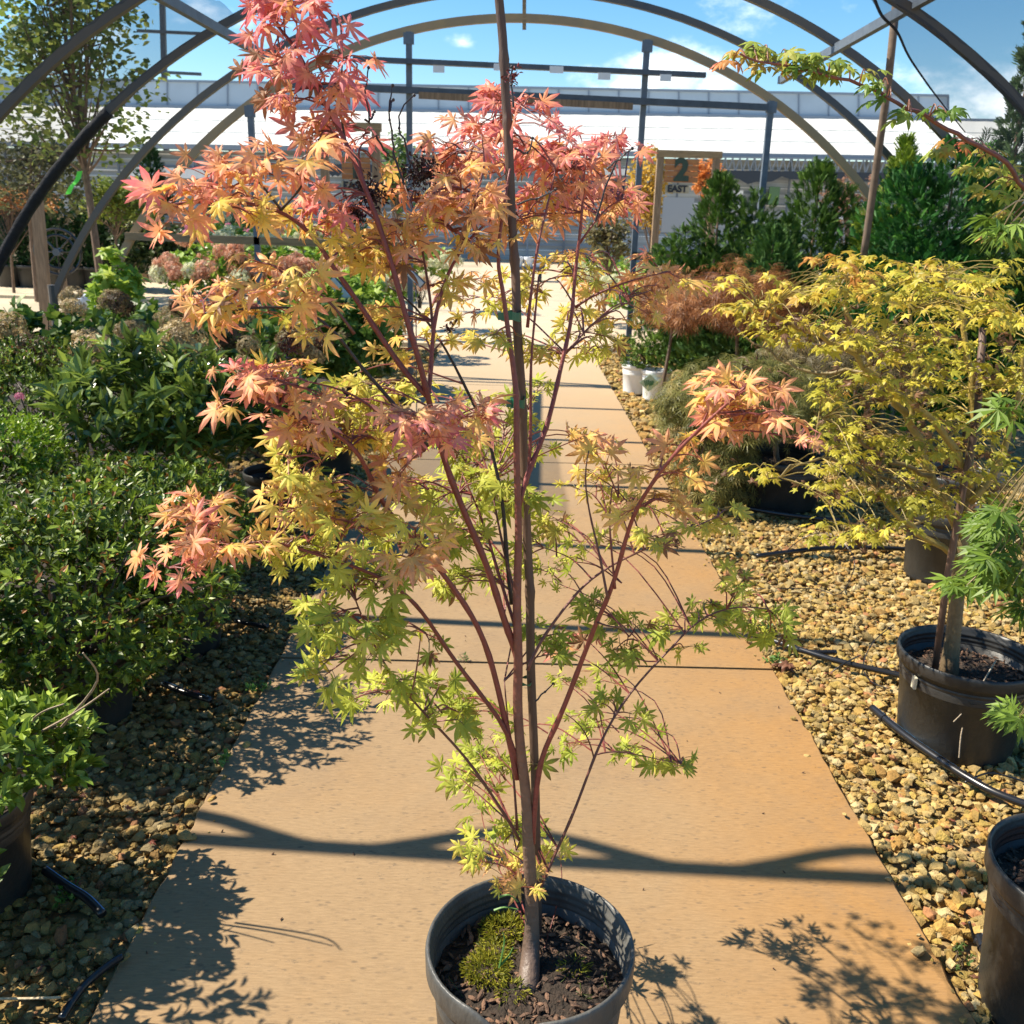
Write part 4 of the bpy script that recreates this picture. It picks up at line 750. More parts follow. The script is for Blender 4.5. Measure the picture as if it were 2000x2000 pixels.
# ------------------------------------------------------------------ the coral bark maple
YM = 1.46
RAMP = [(0, (.40, .46, .06)), (.25, (.68, .64, .10)), (.45, (.88, .64, .15)), (.64, (.90, .48, .19)), (.80, (.90, .43, .26)), (.92, (.84, .30, .25)), (1, (.76, .20, .22))]
mp_ = thing('coral_maple', 'coral barked japanese maple with pink, orange and yellow green star leaves in the foreground pot', 'maple tree', tuple(gr(1030, 1937, .29)*[1, 1, 0]))
def Q(pts, dep=None, Y0=YM):
    n = len(pts); out = []
    for i, p in enumerate(pts):
        d = p[2] if len(p) > 2 else (np.interp(i/(n-1), np.linspace(0, 1, len(dep)), dep) if dep is not None else 0); out.append(at(p[0], p[1], Y0+d))
    return out
base_pt = gr(1030, 1937, .29)
TR = Q([(1037, 1854), (1040, 1776), (1031, 1647), (1030, 1559), (1014, 1455), (1011, 1362), (1013, 1290), (1009, 1181), (1011, 1103), (1013, 1031), (1009, 888), (1010, 800), (1003, 717), (990, 636), (982, 558), (970, 504), (984, 396), (996, 330)], [0, 0, -.01, -.01, 0, .0, .02, .02, .05])
TRp = smooth_line([base_pt-[0, 0, .03], base_pt]+TR, 3, .0008)
for _ in range(3): TRp[1:-1] = TRp[1:-1]*.5+(TRp[:-2]+TRp[2:])*.25
g = MB(); n = len(TRp); rad = np.interp(np.linspace(0, 1, n), [0, .08, .15, .3, .5, .62, .8, 1], [.0265, .0195, .0130, .0092, .0072, .0055, .0038, .0018]); cols_ = ramp([(0, (.14, .10, .075)), (.25, (.18, .11, .075)), (.4, (.21, .075, .055)), (1, (.21, .05, .04))], np.repeat(np.linspace(0, 1, n), 10)); g.tube(TRp, rad, 10, cols_); g.build('trunk', M_redbark, mp_, smooth=True)
RED = (.21, .05, .04); DRK = (.03, .022, .022); BRN = (.15, .055, .04)
BR = [
 ([(1014, 1640), (1000, 1611), (957, 1549), (910, 1476), (838, 1404), (802, 1362), (760, 1310), (740, 1279), (703, 1197), (690, 1160)], [0, -.05, -.15], .0042, BRN),
 ([(1012, 1500), (1001, 1445), (962, 1383), (910, 1321), (859, 1248), (828, 1197), (781, 1150), (729, 1119), (652, 1093), (580, 1069), (507, 1054), (440, 1068), (330, 1110)], [0, -.06, -.16, -.22], .0066, RED),
 ([(1010, 1520), (998, 1466), (972, 1336), (947, 1248), (910, 1181), (859, 1114), (822, 1062), (755, 1004), (728, 938), (705, 892), (678, 861), (616, 822), (543, 797), (489, 775), (440, 765)], [0, -.05, -.14, -.2], .0085, RED),
 ([(1012, 1290), (998, 1243), (983, 1207), (962, 1134), (941, 1078), (887, 954), (864, 888), (844, 810), (833, 764), (810, 675), (790, 616), (767, 519), (736, 427), (712, 361), (674, 272), (635, 206), (609, 156), (580, 94), (543, 54), (520, 20)], [0, -.03, -.08, -.05, 0], .0095, RED),
 ([(835, 775), (841, 752), (844, 655), (852, 601), (872, 535), (903, 481), (949, 434), (985, 411)], [-.06, -.02, .05], .0058, RED),
 ([(903, 481), (922, 430), (930, 388), (938, 350), (949, 322), (940, 262)], [0, .03], .0036, RED),
 ([(833, 772), (794, 733), (755, 675), (716, 616), (678, 558), (639, 508), (623, 473), (588, 440), (549, 410), (485, 395), (420, 392), (350, 397), (310, 405)], [-.06, -.08, -.1, -.18], .0068, RED),
 ([(1000, 1180), (988, 1097), (986, 1004), (972, 927), (953, 849), (926, 791), (872, 675), (810, 593), (760, 560)], [.03, .06, .05], .0056, DRK),
 ([(846, 650), (840, 580), (829, 516), (817, 435), (800, 390), (790, 361)], [-.02, .06], .0034, BRN),
 ([(835, 872), (794, 818), (736, 748), (697, 710), (666, 659), (614, 612), (562, 597), (485, 602), (400, 612)], [-.07, -.12, -.2], .0048, DRK),
 ([(830, 880), (790, 842), (730, 800), (690, 770), (650, 757), (600, 745)], [-.1, -.18], .0036, RED),
 ([(692, 652), (655, 600), (620, 566), (590, 552)], [-.14, -.16], .003, BRN),
 ([(1040, 1647), (1048, 1517), (1061, 1466), (1097, 1398), (1128, 1310), (1149, 1259), (1164, 1217), (1195, 1155), (1216, 1078), (1236, 1004), (1260, 966), (1287, 923), (1330, 872), (1366, 838), (1417, 792), (1463, 749)], [0, -.04, -.1, -.16, -.2], .0078, RED),
 ([(1046, 1760), (1061, 1719), (1086, 1662), (1128, 1574), (1159, 1481), (1195, 1404), (1247, 1331), (1309, 1269), (1335, 1238), (1376, 1202), (1440, 1180), (1500, 1190)], [0, .05, .15, .2], .0046, BRN),
 ([(1167, 1473), (1190, 1467), (1221, 1468), (1270, 1480), (1330, 1492)], [.12, .18], .0022, BRN),
 ([(1012, 990), (1031, 919), (1054, 872), (1073, 818), (1089, 748), (1101, 694), (1116, 636), (1120, 578), (1124, 519), (1132, 466), (1137, 419), (1139, 349), (1145, 300)], [.0, .08, .14, .15], .0072, RED),
 ([(1030, 935), (1035, 903), (1038, 810), (1035, 717), (1046, 616), (1052, 540)], [.02, .06], .005, RED),
 ([(1030, 1310), (1050, 1259), (1092, 1202), (1128, 1155), (1169, 1119), (1221, 1090), (1273, 1067), (1350, 1031), (1400, 1010)], [0, .08, .15], .0042, BRN),
 ([(1132, 475), (1163, 431), (1190, 400), (1215, 390)], [.15, .16], .0026, RED),
 ([(1124, 600), (1160, 575), (1200, 560), (1250, 542), (1310, 530)], [.14, .1], .003, RED),
 ([(1105, 690), (1140, 650), (1180, 610), (1230, 590)], [.14, .18], .003, BRN),
 ([(1012, 1240), (975, 1130), (955, 1050), (930, 985), (905, 930)], [.0, .1], .0048, RED),
 ([(1011, 1180), (985, 1080), (968, 1000), (958, 940)], [0, .12], .004, BRN),
 ([(1187, 1170), (1176, 1110), (1165, 1060), (1150, 1000), (1140, 930), (1150, 880)], [-.1, -.05], .003, BRN),
 ([(1201, 1150), (1195, 1080), (1188, 1010), (1196, 950)], [-.1, -.08], .0028, RED),
 ([(1160, 1480), (1150, 1440), (1130, 1410), (1105, 1395)], [.1, .06], .002, BRN),
 ([(802, 1362), (812, 1320), (818, 1270), (822, 1240)], [-.1, -.12], .002, BRN),
 ([(1010, 1620), (1003, 1500), (990, 1400), (985, 1330)], [0, .04], .0035, BRN),
 ([(712, 361), (700, 310), (700, 280), (735, 265)], [0, .03], .0026, RED),
 ([(635, 206), (655, 190), (668, 150), (660, 120)], [0, -.04], .0026, DRK),
 ([(674, 272), (665, 220), (660, 180), (672, 130), (668, 80)], [0, -.02], .0024, DRK),
 ([(549, 410), (575, 380), (600, 355), (575, 335)], [-.12, -.15], .0026, DRK),
 ([(549, 410), (520, 370), (490, 340)], [-.14, -.17], .0026, DRK),
 ([(1030, 640), (1045, 500), (1060, 440), (1075, 380), (1085, 330)], [.05, .1], .0034, RED),
 ([(860, 1110), (835, 1100), (800, 1090)], [-.1, -.15], .002, BRN),
 ([(958, 1550), (935, 1520), (915, 1500)], [-.05, -.08], .0018, BRN),
 ([(1166, 1215), (1200, 1230), (1230, 1220)], [-.1, -.12], .002, BRN),
]
BP = []
for pts, dep, r0, c in BR:
    P = smooth_line(Q(pts, dep), 3, .0006)
    for _ in range(6): P[1:-1] = P[1:-1]*.5+(P[:-2]+P[2:])*.25
    BP.append(P); g = MB(); k = len(P); nod = 1+.16*(np.arange(k) % 4 == 0); g.tube(P, np.linspace(r0*.58+.0005, r0*.2+.0003, k)*nod, 7, np.asarray(c)*rng.uniform(.85, 1.15)); g.build('branch', M_redbark, mp_, smooth=True)
g = MB()           # leafless twigs near the top
for pts in ([(790, 361), (771, 310), (767, 272), (761, 217), (764, 190), (767, 167)], [(712, 233), (722, 233), (712, 175), (720, 132)], [(802, 318), (792, 280), (780, 252), (782, 217), (809, 186)], [(761, 217), (768, 195)], [(724, 233), (731, 218)], [(735, 265), (750, 290), (771, 310)], [(1163, 431), (1195, 330), (1220, 300)], [(1010, 400), (1050, 388), (1085, 370)], [(1005, 290), (1030, 300), (1040, 270)], [(1185, 330), (1210, 310), (1235, 290)], [(1045, 1370), (1065, 1350), (1080, 1335)], [(1003, 210), (998, 165), (1000, 130)]):
    g = MB(); P = smooth_line(Q(pts, [0, .02]), 3, .001); g.tube(P, np.linspace(.0018, .001, len(P)), 5, DRK); g.inst(ICO, ICF, [P[-1], P[len(P)//2]], frames(rdir(2), rdir(2)), np.array([.0028, .0024]), DRK); g.build('bare_twig', M_redbark, mp_)
# leaf masses: px, py, rx, ry, leaves, hue, depth
BL = [(735, 745, 60, 30, 14, .3, .0), (810, 770, 46, 26, 8, .35, .1), (720, 830, 60, 36, 16, .28, .0), (660, 940, 50, 26, 10, .3, -.05), (880, 880, 56, 44, 16, .15, .15), (900, 1000, 60, 40, 18, .12, .15), (830, 960, 50, 36, 12, .2, .1), (860, 1070, 50, 36, 12, .15, .1), (960, 860, 40, 40, 12, .1, .2), (740, 1060, 60, 30, 12, .15, -.05), (700, 1120, 60, 24, 10, .12, -.08), (575, 15, 62, 36, 30, 1.0, .0), (540, 70, 42, 34, 18, .93, -.02), (527, 118, 34, 26, 9, .8, -.05), (665, 105, 44, 34, 26, .96, -.02), (650, 25, 34, 22, 7, 1, .02), (620, 165, 62, 34, 26, .84, 0), (575, 195, 34, 20, 8, .75, 0), (638, 262, 44, 42, 26, .80, -.02), (715, 255, 56, 26, 16, .93, .0), (715, 295, 34, 26, 8, .6, .04),
 (570, 325, 52, 38, 28, .76, -.16), (487, 345, 56, 34, 26, .76, -.18), (420, 355, 44, 28, 16, .72, -.2), (345, 385, 44, 30, 14, .78, -.22), (325, 415, 24, 22, 6, .72, -.2), (450, 405, 50, 28, 16, .50, -.18), (545, 415, 50, 26, 14, .52, -.14), (640, 385, 42, 30, 20, .96, -.1), (665, 415, 30, 22, 8, .92, -.1), (610, 440, 46, 26, 12, .52, -.1), (690, 470, 44, 26, 8, .5, -.06),
 (550, 540, 72, 34, 26, .64, -.2), (440, 575, 56, 28, 16, .68, -.22), (410, 600, 36, 22, 8, .68, -.22), (510, 600, 60, 26, 14, .48, -.2), (625, 570, 50, 24, 10, .6, -.18), (655, 645, 36, 20, 5, .5, -.15),
 (570, 755, 76, 34, 26, .84, -.2), (465, 750, 48, 28, 14, .86, -.22), (500, 775, 60, 26, 12, .78, -.22), (640, 845, 44, 30, 14, .80, -.18), (690, 780, 66, 34, 26, .38, -.08), (600, 820, 44, 26, 8, .7, -.18), (620, 895, 66, 30, 20, .42, -.14), (690, 850, 60, 40, 18, .45, -.1), (560, 720, 60, 26, 12, .62, -.12), (760, 760, 60, 26, 14, .32, -.02), (545, 850, 40, 20, 7, .5, -.15),
 (400, 1010, 56, 36, 18, .72, -.22), (460, 1060, 50, 34, 14, .68, -.2), (550, 985, 52, 40, 24, .52, -.2), (325, 1112, 38, 22, 6, .86, -.22), (350, 1045, 40, 24, 8, .8, -.22), (600, 1045, 66, 34, 24, .28, -.16), (555, 1085, 46, 20, 10, .2, -.16), (690, 1020, 56, 36, 26, .42, -.14), (650, 1090, 56, 24, 14, .15, -.14), (745, 975, 46, 26, 12, .4, -.1), (640, 975, 40, 24, 10, .5, -.15),
 (815, 395, 60, 40, 30, .68, .02), (885, 300, 50, 42, 28, .80, .02), (930, 240, 44, 30, 18, .84, .02), (1015, 205, 62, 34, 30, .93, .04), (900, 370, 62, 42, 36, .70, 0), (960, 335, 44, 40, 20, .72, .05), (985, 255, 40, 26, 12, .85, .05), (1060, 290, 52, 32, 24, .86, .08), (1110, 330, 70, 42, 48, .84, .12), (1190, 275, 56, 20, 16, 1.0, .14), (1150, 380, 62, 36, 28, .74, .14), (1205, 395, 36, 28, 14, .84, .16), (1075, 400, 56, 36, 26, .68, .1), (1010, 420, 56, 40, 26, .62, .04), (880, 450, 66, 36, 30, .60, 0), (770, 440, 52, 36, 24, .62, -.02), (790, 500, 60, 34, 26, .56, 0), (720, 480, 40, 26, 8, .55, -.04), (940, 400, 50, 30, 16, .66, .04),
 (1090, 530, 62, 36, 26, .36, .08), (1150, 500, 50, 30, 16, .55, .12), (1170, 560, 52, 32, 20, .58, .12), (1285, 525, 54, 22, 16, .72, .1), (1230, 575, 60, 30, 20, .60, .14), (1240, 620, 50, 24, 12, .5, .16), (1020, 555, 50, 44, 20, .42, .04), (910, 590, 50, 24, 12, .50, .02), (920, 545, 50, 24, 10, .6, .03), (780, 615, 54, 26, 14, .58, -.06), (850, 560, 50, 20, 6, .5, 0), (830, 670, 56, 18, 12, .50, 0), (760, 700, 40, 20, 5, .5, -.05), (1090, 610, 56, 30, 14, .38, .1), (1150, 650, 56, 26, 12, .38, .14),
 (920, 670, 46, 30, 10, .34, .04), (1090, 690, 54, 22, 14, .42, .1), (1170, 690, 46, 24, 12, .25, .14), (1030, 680, 30, 20, 6, .4, .02), (985, 640, 30, 26, 6, .3, .03),
 (830, 825, 60, 34, 20, .88, -.22), (900, 810, 50, 40, 14, .80, -.2), (960, 790, 46, 34, 12, .25, .05), (810, 900, 44, 44, 12, .78, -.2), (1045, 775, 34, 44, 16, .12, .1), (985, 850, 56, 44, 22, .16, .08), (930, 900, 60, 50, 26, .20, .08), (880, 960, 60, 50, 24, .18, .05), (960, 960, 50, 40, 18, .12, .1), (800, 950, 40, 40, 10, .5, -.1), (865, 850, 50, 30, 10, .6, -.1), (1060, 850, 30, 40, 10, .14, .12),
 (800, 1095, 44, 36, 12, .68, -.2), (820, 1040, 40, 30, 8, .5, -.12), (915, 1040, 50, 36, 18, .14, .06), (1045, 970, 40, 50, 16, .12, .08), (1045, 1060, 40, 44, 14, .14, .06), (985, 1130, 40, 50, 14, .14, .05), (880, 1130, 44, 40, 10, .18, -.02), (935, 1110, 40, 30, 10, .15, .02), (760, 1110, 40, 20, 7, .2, -.1),
 (1460, 765, 84, 34, 26, .76, -.22), (1490, 810, 80, 34, 24, .80, -.2), (1420, 800, 64, 34, 18, .58, -.18), (1350, 862, 44, 26, 8, .62, -.16), (1295, 905, 40, 36, 12, .60, -.14), (1400, 745, 30, 20, 5, .6, -.18), (1545, 850, 24, 20, 4, .84, -.2),
 (1145, 860, 40, 26, 8, .62, -.05), (1175, 905, 56, 30, 14, .62, -.06), (1215, 970, 50, 34, 16, .45, -.08), (1270, 985, 44, 26, 10, .62, -.14), (1150, 950, 44, 30, 10, .4, -.06), (1330, 1010, 62, 26, 18, .32, .1), (1400, 1005, 36, 24, 8, .3, .12), (1300, 1050, 46, 20, 8, .35, .1), (1100, 1030, 44, 30, 12, .28, .05), (1140, 1080, 44, 30, 12, .22, .05), (1065, 1110, 34, 30, 8, .16, .04), (1180, 1040, 34, 24, 6, .3, 0),
 (1108, 1265, 44, 18, 7, .86, .0), (1225, 1240, 36, 54, 22, .08, -.12), (1180, 1200, 34, 30, 10, .12, -.08), (1060, 1230, 36, 44, 12, .06, .06), (1080, 1340, 30, 30, 7, .1, .05), (1330, 1220, 40, 26, 8, .1, .16), (1390, 1190, 44, 30, 14, .14, .18), (1460, 1200, 50, 34, 20, .12, .2), (1420, 1150, 40, 20, 8, .2, .18), (1510, 1225, 26, 24, 7, .12, .2), (1345, 1275, 24, 12, 2, .3, .16),
 (1205, 1390, 40, 30, 10, .08, .12), (1140, 1395, 40, 26, 10, .05, .06), (1112, 1440, 26, 20, 5, .05, .06), (1240, 1450, 44, 22, 10, .06, .16), (1310, 1480, 46, 18, 9, .14, .18), (1210, 1490, 24, 16, 3, .05, .16), (1075, 1270, 26, 26, 6, .08, .04), (1190, 1330, 30, 24, 5, .08, .1),
 (680, 1205, 66, 30, 20, .10, -.14), (735, 1150, 56, 30, 16, .14, -.14), (645, 1180, 30, 24, 7, .1, -.15), (645, 1300, 36, 22, 9, .22, -.16), (700, 1260, 44, 26, 10, .12, -.14), (730, 1350, 52, 28, 16, .12, -.14), (770, 1320, 34, 24, 7, .1, -.12), (810, 1225, 44, 26, 11, .08, -.12), (875, 1380, 62, 24, 18, .08, -.08), (930, 1360, 40, 34, 10, .08, .0), (930, 1450, 44, 44, 16, .08, -.06), (965, 1490, 34, 30, 8, .06, 0), (910, 1530, 40, 30, 12, .12, -.08), (960, 1550, 26, 26, 5, .1, -.02), (1030, 1500, 26, 24, 4, .08, .0), (1015, 1410, 26, 34, 6, .08, -.02), (870, 1340, 30, 18, 5, .08, -.05),
 (975, 1625, 50, 22, 10, .10, -.04), (1010, 1660, 56, 24, 12, .30, -.06), (940, 1665, 36, 28, 8, .22, -.08), (985, 1690, 44, 20, 8, .52, -.1), (935, 1710, 24, 26, 4, .48, -.1), (1025, 1740, 24, 30, 5, .50, -.08), (1095, 1672, 24, 14, 3, .22, .02), (1055, 1650, 26, 16, 4, .2, -.02), (1020, 1625, 40, 18, 6, .1, -.02)]
LT = [palmate(7, 126, (1, .91, .74, .44), .135, .30, dr, .05, seed=s) for s, dr in enumerate((.08, .2, .38, .7))]
allP = np.concatenate(BP+[TRp]); fol = MB(); twg = MB()
sets = [([], [], [], [], []) for _ in LT]
for px, py, rx, ry, nl, hue, dd in BL:
    dd += (rng.uniform(0, .46) if rx < 70 and 900 < px < 1260 else rng.uniform(-.03, .10)); hue = min(1, hue+.06) if (py < 450 and hue > .6) else hue; c = at(px, py, YM+dd); mpp = np.linalg.norm(c-[0, 0, CH])/F; nl = int(nl*(1.45 if py > 780 else 1.4 if (py < 450 and 840 < px < 1240) else 1.02))
    dist = np.linalg.norm(allP-c, axis=1)+np.clip(allP[:, 2]-c[2], 0, 1)*1.2; src = allP[dist.argmin()]; nsub = max(1, int(round(nl/4)))
    for k in range(nsub):
        o = np.array([rng.uniform(-1, 1)*rx*mpp*.84, rng.uniform(-1, 1)*(rx+ry)*.5*mpp*1.1, rng.uniform(-1, 1)*ry*mpp*.72]); tipn = c+o
        if k and rng.random() < .5: src = c*.6+src*.4
        L_ = np.linalg.norm(tipn-src); ctrl = (src+tipn)/2+np.array([0, 0, .10*L_])+rng.normal(size=3)*.05*L_; P = smooth_line([src, ctrl, tipn], 4)
        twg.tube(P, np.linspace(.0017, .0009, len(P)), 5, np.asarray(RED)*rng.uniform(.6, 1.2))
        td = nrm(tipn-ctrl); side0 = nrm(np.cross(td, [0, 0, 1.])+rng.normal(size=3)*.2)
        for j in range(4):
            b = P[-1] if j < 2 else P[-2 if L_ < .08 else -2-(j > 2)*(len(P) > 5)*0]*.75+P[-3]*.25; dr = nrm(td*rng.uniform(.2, 1.0)+side0*(1 if j % 2 else -1)*rng.uniform(.4, 1.1)+[0, 0, rng.uniform(-.25, .3)]); pl = rng.uniform(.012, .036)
            lb = b+dr*pl+[0, 0, -.002]; X_, Y_ = pj(lb)
            if any(x0 < X_ < x1 and y0 < Y_ < y1 for x0, y0, x1, y1 in ((636, 285, 742, 398), (705, 130, 850, 232), (780, 290, 850, 372))): continue
            twg.tube([b, (b+lb)/2+[0, 0, .002], lb], [.0007, .0006, .0006], 4, (.34, .10, .05) if hue > .4 else (.22, .16, .05))
            f = nrm(dr*[1, 1, .6]+[0, 0, -rng.uniform(-.1, .75)]+rng.normal(size=3)*.2); nn = nrm(np.array([-.15, -.55, .65])+rng.normal(size=3)*.45)
            s_ = rng.choice([.017, .0225, .027, .032, .037], p=[.12, .25, .3, .23, .1])*rng.uniform(.93, 1.07)*(1.2 if py > 1150 else 1.)*(1.08 if hue > .6 else .95); v = rng.choice(4, p=[.3, .35, .25, .1])
            st = sets[v]; st[0].append(lb); st[1].append(f); st[2].append(nn); st[3].append(s_); st[4].append(np.clip(hue-(.02 if hue < .9 else 0)+rng.normal()*.085, 0, 1.0))
for (T, Fc, rr), st in zip(LT, sets):
    if not st[0]: continue
    h = np.array(st[4])[:, None]+(rr[None]-.5)*.34*(np.array(st[4])[:, None] > .3)-.02; col = ramp(RAMP, h.ravel()).reshape(len(st[0]), -1, 3)*rng.uniform(.78, 1.08, (len(st[0]), 1, 1))
    bm = rng.random(len(st[0])) < .03; col[bm] = np.array([.34, .17, .08])*rng.uniform(.6, 1.2, (bm.sum(), 1, 1)); tipm = rng.random(len(st[0])) < .3; col[tipm] = np.where((rr[None, :, None] > .9), col[tipm]*.0+np.array([.30, .13, .07]), col[tipm])
    fol.inst(T, Fc, st[0], frames(np.array(st[1]), np.array(st[2])), np.array(st[3]), col)
print('maple leaves', sum(len(s[0]) for s in sets))
M_maple = mat('maple_leaf', attr=True, rough=.5, trans=.40, spec=.25, noise=.10, nscale=160)
fol.build('foliage', M_maple, mp_); twg.build('twigs', M_redbark, mp_)
def seeds(px, py, rp, Y, n, col, parent):
    c = at(px, py, Y); r = rp/F*Y*1.05; g = MB(); pos = c+rng.normal(size=(n, 3))*r*.45*np.array([1, .8, 1]); T = ELL[0]*[1, 1, 2]; g.inst(T, ELL[1], pos, frames(rdir(n), rdir(n)), rng.uniform(.005, .010, n), np.asarray(col)*rng.uniform(.6, 1.5, (n, 1)))
    for k in range(14): g.tube([c+[0, 0, -r*.5], pos[k]], .0006, 4, DRK)
    g.build('dried_seed_cluster', M_redbark, parent)
for a in ((822, 335, 34, 1.52, 420, (.045, .015, .014)), (722, 378, 34, 1.48, 380, (.035, .012, .014)), (568, 672, 26, 1.34, 170, (.07, .022, .02)), (700, 418, 18, 1.45, 70, (.05, .015, .015)), (635, 668, 18, 1.36, 70, (.07, .022, .02)), (1320, 1062, 14, 1.6, 50, (.10, .035, .025)), (1000, 150, 14, 1.52, 50, (.2, .03, .03)), (880, 640, 12, 1.52, 30, (.07, .02, .02))): seeds(*a, mp_)
# stake and ties
ST = [at(1052, 1935, 1.53), at(1050, 1776, 1.525), at(1045, 1517, 1.52), at(1037, 1310, 1.525), at(1035, 1155, 1.53), at(1031, 1082, 1.535), at(1023, 888, 1.535), at(1019, 772, 1.535), at(1011, 655, 1.53), at(1007, 539, 1.54), at(1000, 440, 1.55), at(993, 272, 1.555), at(988, 194, 1.56), at(982, 78, 1.565), at(973, -20, 1.57), at(966, -120, 1.575)]
P = smooth_line(ST, 6); g = MB(); k = len(P); rad = np.full(k, .0074)*np.interp(np.arange(k)/k, [0, 1], [1.12, .9]); 
for q in (8, 24, 40, 56, 68, 76, 84): 
    if q < k: rad[q] *= 1.22
g.tube(P, rad, 10); sk = g.build('bamboo_stake', M_stake, smooth=True); tag(sk, 'tall brown bamboo stake tied up the middle of the potted maple', 'stake')
M_tie = mat('green_tape', (.01, .13, .075), .3)
for px, py, Y, wd, hh_ in ((1000, 616, 1.525, 17, 9), (1011, 785, 1.52, 14, 9), (1027, 1330, 1.52, 12, 3)):
    c = at(px, py, Y); a = wd/F*Y*1.05; h_ = hh_/F*Y; g = MB(); n = 20; V = []
    for kk in range(n+1): th = 2*PI*kk/n; V += [c+[a*math.cos(th), .017*math.sin(th), -h_+.002*math.sin(3*th)], c+[a*math.cos(th), .017*math.sin(th), h_+.002*math.sin(2*th)]]
    g.add(V, [(2*q, 2*q+2, 2*q+3, 2*q+1) for q in range(n)])
    if hh_ > 5: g.box(c+[-a*1.5, -.012, -h_*.9], c+[-a*.8, -.009, h_*.7])
    g.build('tie', M_tie, sk)
# the foreground pot
pc = gr(1036, 1838, .375)
pt = pot('weathered black pot in the foreground holding the coral maple', float(pc[0]), float(pc[1]), .183, .375, M_potw, name='nursery_pot', dent=.12, z0=.001, seg=72)
sp = bpy.data.objects.get('soil'); px0, py0 = float(pc[0]), float(pc[1])
g = MB()           # moss cushions in the pot
for (px, py, r, n) in ((985, 1815, .045, 900), (950, 1895, .045, 900), (965, 1860, .035, 400), (1000, 1935, .03, 160), (1120, 1890, .03, 80)):
    c = gr(px, py, .302); d = nrm(rng.normal(size=(n, 3))*[1, 1, .6]); d[:, 2] = abs(d[:, 2]); pos = c+d*np.array([r, r*.9, r*.45])*rng.uniform(.5, 1.05, (n, 1)); g.inst(NARROW[0], NARROW[1], pos, frames(nrm(d+rng.normal(size=(n, 3))*.5), rdir(n)), rng.uniform(.006, .013, n), lerp((.12, .15, .015), (.42, .38, .04), rng.random(n)))
mo = g.build('moss', M_leaf, pt)
g = MB()
for k in range(60):
    a = rng.uniform(0, 2*PI); q = rng.uniform(.05, .17); b = np.array([px0+q*math.cos(a), py0+q*math.sin(a), .293]); t_ = b+rng.normal(size=3)*[.02, .02, 0]+[0, 0, rng.uniform(.005, .03)]; g.tube([b, (b+t_)/2+rng.normal(size=3)*.006, t_], [.0009, .0007, .0004], 4, (.12, .09, .06) if k % 2 else (.13, .17, .04))
for a_, b_, c_ in (((975, 1890), (985, 1840), (982, 1822)), ((978, 1885), (995, 1865), (1002, 1850)), ((965, 1778), (985, 1772), (1012, 1776)), ((975, 1752), (995, 1748), (1012, 1762))):
    Yg = py0-.03; g.tube(smooth_line([at(*a_, Yg), at(*b_, Yg), at(*c_, Yg)], 4), np.linspace(.0022, .0008, 9), 4, (.20, .38, .10))
stuff(g.build('weeds', M_leaf, pt))
# ------------------------------------------------------------------ yellow maple in its pot, right
g_r = 'black pots on the right gravel'
c = gr(1893, 1275, .31); YX, YY = float(c[0]), float(c[1])
yp = pot('big black pot with the trunk of the yellow leaved maple', YX, YY, .212, .315, group=g_r, seg=56)
pot('dark grey pot behind the yellow maple trunk', float(at(1850, 1040, 4.4)[0]), 4.4, .20, .34, group=g_r, seg=32)
pot('black pot farther back behind the dark grey one', float(at(1880, 990, 5.0)[0]), 5.1, .22, .34, group=g_r, seg=32)
ym = thing('yellow_maple', 'wide low maple with layered golden yellow leaves and olive branches on the right', 'maple tree', (YX, YY, 0))
OL = (.34, .25, .06); OLD = (.22, .16, .06)
tk = [at(1858, 1290, YY), at(1868, 1180, YY), at(1878, 1060, YY), at(1895, 960, YY+.02), at(1890, 900, YY)]
tk[0][2] = .22; g = MB(); P = smooth_line(tk, 5); g.tube(P, np.interp(np.linspace(0, 1, len(P)), [0, .15, 1], [.034, .024, .017]), 10, ramp([(0, (.17, .12, .07)), (1, (.26, .19, .06))], np.repeat(np.linspace(0, 1, len(P)), 10))); g.build('trunk', M_redbark, ym, smooth=True)
YB = [([(1875, 1090), (1800, 1040), (1750, 1000), (1720, 960)], 0, .012), ([(1880, 1050), (1830, 950), (1780, 830), (1730, 760), (1690, 690), (1650, 600)], .1, .016), ([(1893, 950), (1850, 850), (1740, 760), (1640, 680), (1560, 640), (1480, 600)], -.05, .013), ([(1730, 780), (1700, 700), (1660, 640), (1640, 560)], .15, .008),
      ([(1890, 940), (1900, 820), (1890, 700), (1870, 600), (1850, 540)], .1, .014), ([(1895, 980), (1960, 880), (1990, 760), (2010, 640)], 0, .014), ([(1820, 930), (1740, 900), (1650, 840), (1600, 810)], -.1, .008), ([(1840, 980), (1700, 920), (1600, 900), (1500, 935)], -.15, .007), ([(1780, 830), (1790, 720), (1780, 620), (1790, 560)], .05, .009), ([(1850, 1000), (1760, 1030), (1690, 1050), (1640, 1060)], .05, .006), ([(1700, 720), (1600, 730), (1520, 700), (1440, 640)], .2, .007)]
ybp = []
for pts, dy, r0 in YB:
    P = smooth_line([at(a, b, YY+dy*i/(len(pts)-1)) for i, (a, b) in enumerate(pts)], 4, .005); ybp.append(P); g = MB(); g.tube(P, np.linspace(r0, r0*.35, len(P)), 8, np.asarray(OL if r0 > .008 else OLD)*rng.uniform(.85, 1.2)); g.build('branch', M_redbark, ym, smooth=True)
ybp = np.concatenate(ybp); C_Y = [(0, (.30, .29, .04)), (.3, (.52, .50, .06)), (.65, (.76, .64, .08)), (.85, (.84, .56, .10)), (1, (.80, .36, .10))]
YT = [palmate(5, 100, (1, .85, .55), .20, .50, dr, .05, seed=20+i) for i, dr in enumerate((.2, .5))]
sp_ = []       # spray centres: px,py,spread,count,hue
